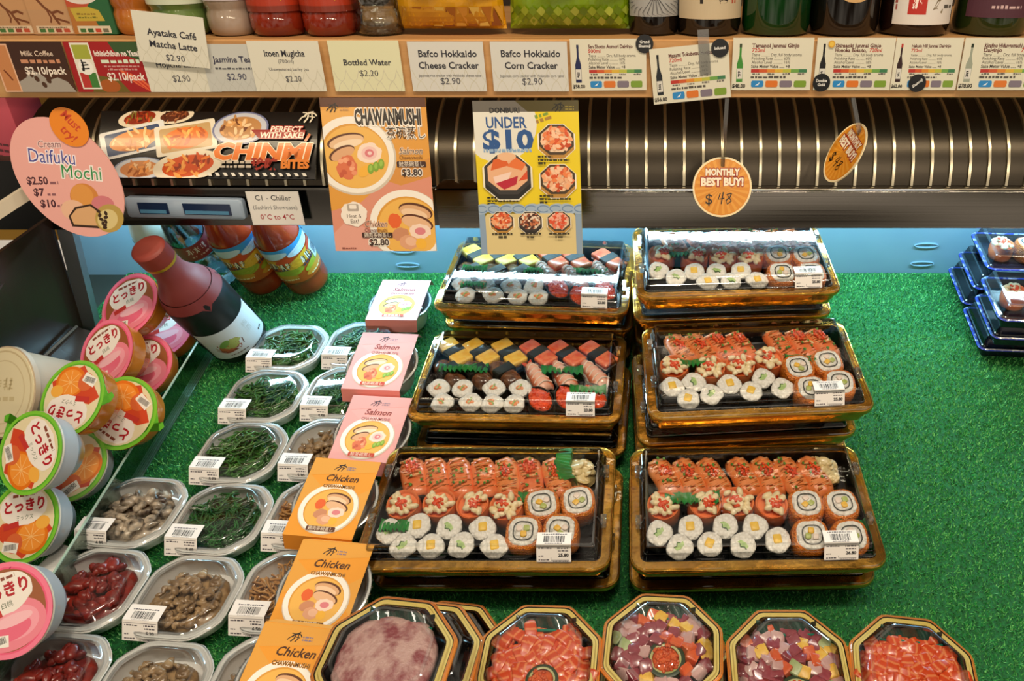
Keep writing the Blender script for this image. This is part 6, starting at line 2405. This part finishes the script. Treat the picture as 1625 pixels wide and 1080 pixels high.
# pointed skirt of the capsule
mb = MB()
a = [R(k * 10) for k in range(36)]
mb.loft([[(WR * .86 * math.cos(x), WR * .86 * math.sin(x), .190 * WS) for x in a], [(WR * .99 * math.cos(x), WR * .99 * math.sin(x), (.170 - .012 * (1 if k % 9 < 1 else 0)) * WS) for k, x in enumerate(a)]])
mb.build('capsule_skirt', mat('capsule_maroon'), capsule)
mb = MB()
lathe(mb, sz([(WR * .49, .262), (WR * .50, .264), (WR * .49, .268)]), 36)
mb.build('gold_band', mat('gold_band', 'c9a02c', .3, .8), capsule)
mb = MB()
lathe(mb, sz([(WR * .50, .268), (WR * .50, .296), (WR * .46, .2985), (WR * .40, .300)]), 36)
mb.build('cap', mat('cap_red', '8a3226', .5, noise_col='7c2a20', nscale=30), t)
ink = Ink(100, 62, 'c3cdd6', sub=3)
ink.rect(0, 0, 100, 62, 'c6d0d8')
ink.ell(34, 26, 19, 13, '8a4a34', 10, wob=.12, seed=2).ell(32, 26, 13, 9, 'a8603c', 10).ell(38, 30, 13, 9, '9aa65a', 20, wob=.15, seed=4).ell(30, 34, 10, 5, '6f9a4a', 40)
ink.line([(16, 24), (24, 18), (38, 16), (52, 20), (54, 30)], 1.6, '5a3422')
ink.smear(26, 6, 26, 2.4, '6a5a50', 3)
for k, ch in enumerate('梅酒'):
    ink.text(ch, 70, 40 - 12 * k, 8, 'b8c0c4')
ink.smear(80, 10, 10, 3.5, '2a2c34', 5)
sheet_on(t, 'paper_label', ink, .108, WR, .020, PAPER)
# yellow tag below it
p = atz(367, 563, .004)
o = MB().box(-.010, .010, -.013, .013, -.0008, .0008).build('price_tag', mat('tag_yellow', 'e8a21c', .5))
o.matrix_world = TR(p.x, p.y, .0125, rz=.5, rx=R(60))
tag(o, 'small orange yellow paper tag sticking out beneath the wine bottle', 'tag')

# ------------------------------------------------------------------ plastic bottles at the back
def back_pet(name, label, bpx, bpy_, tpx, tpy, r, L, mats_, lab, lz, lh, cap, py=None):
    b = atz(bpx, bpy_, r * .25)
    tpt = at_dist(tpx, tpy, b, L)
    d = (tpt - b).normalized()
    z3 = axis_frame(b, d).to_3x3()
    low = min((z3 @ Vector((r * math.cos(a), r * math.sin(a), 0))).z for a in [k * .2 for k in range(32)])
    b.z = .001 - low * .86
    tc = (EYE - b).normalized()
    tc = (tc - d * tc.dot(d)).normalized()
    t = thing(name, label, 'bottle', 'plastic bottles standing at the back of the chiller', frame(b, (-tc).cross(d), z=d))
    H = .215
    mb = MB()
    lathe(mb, [(r * .82, 0), (r * .95, .004), (r, .012), (r, .030), (r * .96, .034), (r, .038), (r, H * .55), (r * .96, H * .60), (r * .9, H * .64), (r * .62, H * .78), (r * .40, H * .86)], 32)
    mb.build('bottle', mats_[0], t, smooth=50)
    mb = MB()
    lathe(mb, [(r * .44, H * .86), (r * .44, H * .94), (r * .40, H * .945)], 24)
    mb.build('cap', cap, t)
    if lab:
        W = 2 * math.pi * r * .98
        ink = Ink(200, 200 * lh / W, 'ffffff', sub=3)
        lab(ink)
        sheet_on(t, 'sleeve', ink, W, r, lz)
    return t


def lab_tropic(i):
    h = i.h
    i.rect(0, 0, 200, h, 'b8541c')
    i.rect(0, h * .80, 200, h * .2, '3f8fd0')
    for k in range(4):
        x = 50 * k
        i.ell(x + 20, h * .82, 26, 7, 'bcd6e8', 8)
        i.ell(x + 8, h * .55, 26, 9, 'd8a42c', 14)
        i.ell(x + 30, h * .30, 26, 8, '9aa02c', 10)
        i.ell(x + 22, h * .16, 20, 6, 'c88a2c', 6)
        i.ell(x + 36, h * .66, 14, 6, 'c8401c', 12)
        i.scrawl(x + 7, h * .43, 36, 13, '2a2228', k + 2, 4, 2.6)
        i.scrawl(x + 6, h * .44, 36, 13, 'e8e0d0', k + 2, 4, 1.5)
        i.smear(x + 6, h * .36, 32, 4, '4a3a50', k, 8)
        i.smear(x + 10, h * .08, 30, 3, 'e8d8b0', k, 4)
    i.rect(128, h * .28, 22, h * .36, 'c8d8e0')
    i.bars(131, h * .34, 16, h * .24, '1c2a4a', 3)


def lab_redclear(i):
    i.rect(0, 0, 200, i.h, '8a2a2c')
    for k in range(3):
        i.scrawl(60 * k + 20, i.h * .45, 38, 14, 'd8c8c0', k, 3)
        i.smear(60 * k + 22, i.h * .2, 36, 5, 'c8a8a0', k)


def lab_cream(i):
    i.rect(0, 0, 200, i.h, 'd4dad0')
    for k in range(5):
        i.ell(40 * k + 20, i.h * .3, 12, 10, 'b8862c')
        i.ell(40 * k + 28, i.h * .5, 8, 8, '6a8a4a')
        i.scrawl(40 * k + 12, i.h * .66, 16, 14, '7a8a8a', k)


blk = mat('cap_dark', '1c1416', .3, coat=.3)
tea_b = liq('ginger_brew', '7c2a18', '9c3c1c')
clr = clear('back_water_plastic', 'c9d6d4', .06, .12, gain=1.6, wob=.3)
back_pet('tea_bottle', 'blue topped orange tea bottle at the outer end, next to the turf', 492, 446, 440, 374, .0372, .125, (tea_b,), lab_tropic, .042, .085, blk)
back_pet('tea_bottle', 'blue topped orange tea bottle beside the clear red label bottle', 424, 446, 366, 370, .0372, .125, (tea_b,), lab_tropic, .042, .085, blk)
back_pet('water_bottle', 'clear bottle with red label standing behind the plum wine bottle', 356, 441, 294, 372, .030, .125, (clr,), lab_redclear, .088, .035, blk)
back_pet('juice_bottle', 'cream labelled bottle with dark cap hidden behind the plum wine bottle', 290, 439, 238, 368, .029, .125, (liq('pale_drink', 'b8c8c0', 'd0d8d0'),), lab_cream, .03, .09, blk)

# ------------------------------------------------------------------ octagonal rice bowls along the front
OW = .119


def bowl_meshes():
    rg = lambda i, z, b=.10: [(x, y, z) for x, y in chamf(OW - 2 * i, OW - 2 * i, (OW - 2 * i) * .293, b)]
    mb = MB()
    prof = [(.026, 0), (.024, .001), (.010, .036), (.0095, .040), (.004, .0425), (.0005, .0435), (0, .0445), (0, .0475), (.0008, .0487), (.0030, .0492), (.0040, .0482), (.0055, .0482), (.0068, .0498), (.0090, .0498), (.0105, .047), (.026, .008)]
    mb.loft([rg(i, z) for i, z in prof], 0, True, True, ms=[1, 1, 1, 1, 0, 0, 0, 0, 0, 1, 2, 2, 2, 1, 1, 1])
    base = mb.mesh('bowl', [mat('orange_rim', 'ec9440', .25, .25, noise_col='de8030', nscale=22), black_pl, mat('yellow_rim', 'f2e08c', .25, .2, noise_col='e8cc68', nscale=22)], 30)  # printed rim bands, with the gold's bright reflections painted into their colours
    lid = MB()
    prof = [(.0012, .0498), (.002, .0506), (.0075, .0508), (.0090, .0509), (.0098, .0522), (.0170, .0600), (.0182, .0606), (.0205, .0608)]
    lid.loft([rg(i, z) for i, z in prof], 0, False, True, ms=[1, 0, 0, 1, 0, 1, 1, 0])
    return base, lid.mesh('lid', [lidm, lidm2], 20)


BOWL, BOWLLID = bowl_meshes()
GB = 'octagonal lidded rice bowls along the front edge'
tuna_m = mat('tuna_cube', '8a3440', .25, noise_col='a4505a', nscale=70, coat=.5)
white_f = mat('white_fish_cube', 'c89a98', .25, noise_col='d8b4ae', nscale=70, coat=.5)
mango_m = mat('egg_cube', 'e6ac34', .35, noise_col='f4cf6a', nscale=70)
salc_m = mat('salmon_cube', 'd8542a', .25, noise_col='e67a4a', nscale=60, coat=.5)
sals_m = mat('salmon_slice', 'd4481a', .3, noise_col='ea8650', nscale=42, kind='wave', coat=.25, lo=.6, hi=1.0)
cucc_m = mat('cucumber_cube', 'b4bf8a', .3, noise_col='93a86a', nscale=70)


def cube_mesh(nm, m, v):
    k = ('cube', nm, v)
    if k not in FOOD:
        rnd = random.Random(v)
        mb = MB().box(-.0066, .0066, -.0061, .0061, -.005, .005, bev=.0018)
        mb.v = [p + Vector((rnd.uniform(-.0008, .0008), rnd.uniform(-.0008, .0008), rnd.uniform(-.0006, .0006))) for p in mb.v]
        FOOD[k] = mb.mesh(nm, m, 40)
    return FOOD[k]


CUB = [('tuna_cube', tuna_m, 'dark red tuna cube'), ('white_fish_cube', white_f, 'pale pink fish cube'), ('egg_cube', mango_m, 'yellow egg cube'), ('salmon_cube', salc_m, 'orange salmon cube'), ('cucumber_cube', cucc_m, 'pale green cucumber cube')]


def nori_wedge(M, label):
    t = thing('seaweed_sheet', label, 'seaweed', 'folded seaweed packets in the rice bowls', M)
    mb = MB()
    vs, fs = [], []
    n = 12
    for j in range(3):
        for i in range(n + 1):
            x = -.030 + .060 * i / n
            vs.append((x, -.004 + j * .006, .004 + .004 * math.sin(i * .9 + j) + .002 * j))
    for j in range(2):
        for i in range(n):
            fs.append((j * (n + 1) + i, j * (n + 1) + i + 1, (j + 1) * (n + 1) + i + 1, (j + 1) * (n + 1) + i))
    vs2 = [(x, y, z - .0012) for x, y, z in vs]
    o = len(vs)
    mb.add(vs + vs2, fs + [tuple(o + q for q in f[::-1]) for f in fs])
    pk = mb.build('packet', mat('seaweed_packet', '1e4a3c', .12, noise_col='0e2a22', nscale=60, coat=1.0), t)
    MB().tube([(-.030, -.004, .0035), (0, -.0052, .007), (.030, -.004, .0035)], .0016, 5).build('teal_edge', mat('teal_edge', '0f7a62', .2), pk)


def bowl(px, py, label, kind, n_under, yaw=0.0, zt=.062, under=()):
    z = zt * n_under
    p = atz(px, py, z + .0498)
    M = TR(p.x, p.y, z, rz=yaw) @ Matrix.Translation((0, -OW / 2, 0))
    for k in range(n_under):
        dx, dy = under[k]
        Mu = Matrix.Translation((dx, dy, -zt * (n_under - k))) @ M
        t = thing('rice_bowl', 'black octagonal bowl with gold rim %s beneath the %s' % (('lowest', 'next')[k] if n_under > 1 else 'stacked', kind[1]), 'rice bowl', GB, Mu)
        link('bowl', BOWL, t)
        link('lid', BOWLLID, t)
    t = thing('rice_bowl', label, 'rice bowl', GB, M)
    link('bowl', BOWL, t)
    link('lid', BOWLLID, t)
    o = MB().blob(.037, .037, .011, (0, 0, .0), .0012, 90, 3, 24, 10, cut=-.008).build('rice_bed', rice_m, None, smooth=80)
    o.matrix_world = M @ TR(0, 0, .031)
    tag(o, 'bed of rice under the topping of the %s' % kind[1], 'rice', 'rice beds in the bowls', 'stuff')
    nori_wedge(M @ TR(.002, .037, .0440, rx=.2), 'folded green seaweed packet at the back of the %s' % kind[1])
    return M


def oct_in(x, y, r):
    return max(abs(x), abs(y), (abs(x) + abs(y)) * .72) < r


def slices(M, m, nm, label, group, seed, n=26, size=(.019, .008, .0028), r=.0455, name='salmon_slice'):
    rnd = random.Random(seed)
    done = 0
    while done < n:
        x, y = rnd.uniform(-r, r), rnd.uniform(-r, r * .78)
        if not oct_in(x, y, r):
            continue
        key = ('slice', nm, done % 5)
        if key not in FOOD:
            v = done % 5
            mb = MB().blob(size[0] * .5, size[1] * .5, size[2], (0, 0, 0), .0016, 170, v, 16, 7, .45)
            mb.v = [Vector((p.x, p.y, p.z + .0022 * math.sin(p.x * 150 + v) - 8 * p.x * p.x)) for p in mb.v]
            FOOD[key] = mb.mesh(nm, m, 50)
        o = link(name, FOOD[key])
        hh = .0435 + .005 * (1 - (x * x + y * y) / (r * r)) + .0012 * (done % 3)
        o.matrix_world = M @ TR(x, y, hh, rz=rnd.uniform(0, 6.28), rx=rnd.uniform(-.25, .25), ry=rnd.uniform(-.12, .12))
        tag(o, label, 'fish', group)
        done += 1


def cubes(M, label, group, seed, n=58, r=.0455, avoid=None):
    rnd = random.Random(seed)
    pts = []
    tries = 0
    while len(pts) < n and tries < 6000:
        tries += 1
        x, y = rnd.uniform(-r, r), rnd.uniform(-r, r * .80)
        if not oct_in(x, y, r) or any((x - a) ** 2 + (y - b) ** 2 < .0086 ** 2 for a, b in pts):
            continue
        if avoid and (x - avoid[0]) ** 2 + (y - avoid[1]) ** 2 < avoid[2] ** 2:
            continue
        pts.append((x, y))
    for k, (x, y) in enumerate(pts):
        nm, m, ds = CUB[(0, 1, 0, 2, 3, 0, 1, 0, 3, 0, 1, 2, 0, 4, 0, 3, 1, 0, 2, 0)[k % 20]]
        o = link(nm, cube_mesh(nm, m, k % 4))
        o.matrix_world = M @ TR(x, y, .0435 + .0055 * (1 - (x * x + y * y) / (r * r)), rz=rnd.uniform(0, 6), rx=rnd.uniform(-.4, .4), ry=rnd.uniform(-.4, .4))
        tag(o, '%s among the cubes of the %s' % (ds, label), 'fish' if nm != 'egg_cube' and nm != 'cucumber_cube' else ('egg' if nm == 'egg_cube' else 'cucumber'), '%ss in the %s' % (ds, label))


def roe_heap(M, x, y, z, r, n, label, ring=None, seed=1):
    t = thing('roe_topping', label, 'fish roe', None, M @ TR(x, y, z))
    rnd = random.Random(seed)
    mb = MB().blob(r * .95, r * .95, .004, (0, 0, 0), .001, 150, seed, 16, 7)
    for k in range(n):
        a, q = rnd.uniform(0, 6.28), math.sqrt(rnd.random()) * .95
        mb.blob(.0019, .0019, .0017, (r * q * math.cos(a), r * q * math.sin(a), .004 - q * q * .002), 0, 1, 0, 6, 5)
    mb.build('roe_mound', mat('ikura', 'e2662a', .12, noise_col='c84a18', nscale=160, coat=.9), t, smooth=80)
    if ring:
        mb = MB()
        lathe(mb, [(r * 1.22, -.003), (r * 1.3, -.002), (r * 1.3, .0018), (r * 1.05, .0026), (r * .9, .002)], 28, ms=[1, 1, 1, 0, 0], cap0=True, cap1=False)
        mb.build('cucumber_cup', [mat('cucumber_flesh', 'c4c08a', .3, noise_col='a8ac6c', nscale=50), mat('cucumber_dark_skin', '263a1c', .35)], t)


# bowls by the middle of their back rim
b1 = ('b1', 'minced tuna bowl')
M1 = bowl(648, 947, 'octagonal bowl of pink minced tuna under a shiny lid, topmost beside the chicken cups', b1, 2, yaw=-.12, under=[(.018, .072), (.010, .034)])
tun = MB().blob(.0450, .0450, .013, (0, 0, .0), .0022, 90, 5, 32, 12, .86, cut=-.003).build('minced_tuna', mat('minced_tuna', 'd0a8a2', .3, noise_col='92424a', nscale=60, coat=.5, bump=.9, bscale=260, detail=6.0, lo=.46, hi=.66), None, smooth=80)
tun.matrix_world = M1 @ TR(0, -.002, .0435)
tag(tun, 'pink minced tuna spread over the bowl beside the chicken cups', 'fish', None, 'stuff')
b2 = ('b2', 'salmon bowl with roe')
M2 = bowl(868, 958, 'octagonal bowl of orange salmon with a roe topped cucumber, second along the front', b2, 1, yaw=-.03, under=[(.006, .024)])
slices(M2, sals_m, 'salmon_slice', 'thin orange salmon slice in the bowl second along the front', 'salmon slices in the second bowl', 3, 84, (.030, .0125, .0022))
roe_heap(M2, .006, -.022, .052, .012, 44, 'orange salmon roe in a cucumber cup, second bowl along the front', True, 2)
b3 = ('b3', 'cube bowl standing highest')
M3 = bowl(1055, 941, 'octagonal bowl of mixed fish cubes standing highest, third along the front', b3, 1, yaw=-.06, under=[(.008, .020)])
cubes(M3, 'third bowl along the front', '', 5, 122, avoid=(.004, -.012, .020))
roe_heap(M3, .004, -.012, .049, .0145, 64, 'brownish roe mound on cucumber, third bowl along the front', True, 4)
b4 = ('b4', 'cube bowl with the large cucumber cup')
M4 = bowl(1240, 965, 'octagonal bowl of mixed fish cubes, fourth along the front, beside the end salmon bowl', b4, 1, yaw=.0, under=[(-.008, .014)])
cubes(M4, 'fourth bowl along the front', '', 8, 122, avoid=(.004, -.030, .021))
roe_heap(M4, .004, -.030, .049, .0145, 64, 'orange roe in a dark skinned cucumber cup, fourth bowl along the front', True, 6)
b5 = ('b5', 'salmon bowl by the open turf')
M5 = bowl(1438, 976, 'octagonal bowl of shredded orange salmon at the end of the front row by open turf', b5, 1, yaw=-.12, under=[(-.010, .010)])
slices(M5, sals_m, 'salmon_slice_b', 'orange salmon slice in the bowl at the end by open turf', 'salmon slices in the end bowl', 9, 90, (.034, .013, .0024))

# ------------------------------------------------------------------ blue trays at the far end
BW, BD, BHT = .17, .115, .043


def blue_meshes():
    mb = MB()
    prof = [(.012, 0), (.010, .001), (.005, .015), (.0005, .0165), (0, .0175), (0, .020), (.001, .021), (.004, .0212), (.0055, .020), (.011, .006), (.014, .005)]
    mb.loft([ringz(BW, BD, .014, i, z) for i, z in prof], 0, True, True, ms=[1] * 5 + [0] * 3 + [1] * 4)
    base = mb.mesh('base', [mat('blue_pattern', '2a3fb0', .2, noise_col='c8d2f0', nscale=110, lo=.5, hi=.62), mat('navy_plastic', '0e1020', .25)], 30)
    lid = MB()
    prof = [(.001, .0212), (.002, .0226), (.0055, .0228), (.007, .0240), (.012, .0395), (.0135, .0412), (.0165, .0415)]
    lid.loft([ringz(BW, BD, .014, i, z) for i, z in prof], 0, False, True, ms=[1, 1, 1, 0, 1, 1, 0])
    return base, lid.mesh('lid', [lidm, lidm2], 25)


BBASE, BLID = blue_meshes()


def blue_tray(px, py, level, label):
    z = .0425 * level
    p = atz(px, py, z + .0165)
    M = TR(p.x + BW / 2, p.y + BD / 2, z, rz=-.06)
    t = thing('sushi_tray', label, 'sushi tray', 'blue rimmed sushi trays at the chiller end', M)
    link('base', BBASE, t)
    link('lid', BLID, t)
    return M


Ms = {}
for key, px, py, lv, lb in (
        ('r0', 1531, 489, 0, 'navy tray with blue rim at the bottom of the rear stack, chiller end'),
        ('r1', 1549, 465, 1, 'navy tray with blue rim in the middle of the rear stack, chiller end'),
        ('r2', 1571, 434, 2, 'blue rimmed tray of sushi on top of the rear stack at the chiller end'),
        ('f0', 1558, 562, 0, 'navy tray with blue rim at the bottom of the front stack, chiller end'),
        ('f1', 1579, 544, 1, 'navy tray with blue rim in the middle of the front stack, chiller end'),
        ('f2', 1590, 516, 2, 'blue rimmed tray of pink salmon sushi on top of the front stack')):
    Ms[key] = blue_tray(px, py, lv, lb)
PROTO_ROLL = {}
for key, kind, nm in (('r2', 'uramaki', 'rear blue rimmed tray'), ('f2', 'gunkan_mayo', 'front blue rimmed tray')):
    for k in range(3):
        serve(kind if k else 'gunkan_mayo', k, '%s, %s from the open end of the %s' % (PIECE[kind if k else 'gunkan_mayo'][1], ORD[k], nm), 'sushi in the blue rimmed trays', Ms[key] @ TR(-.047 + .042 * k, .004, .0058, rz=.3 * k, s=.94))
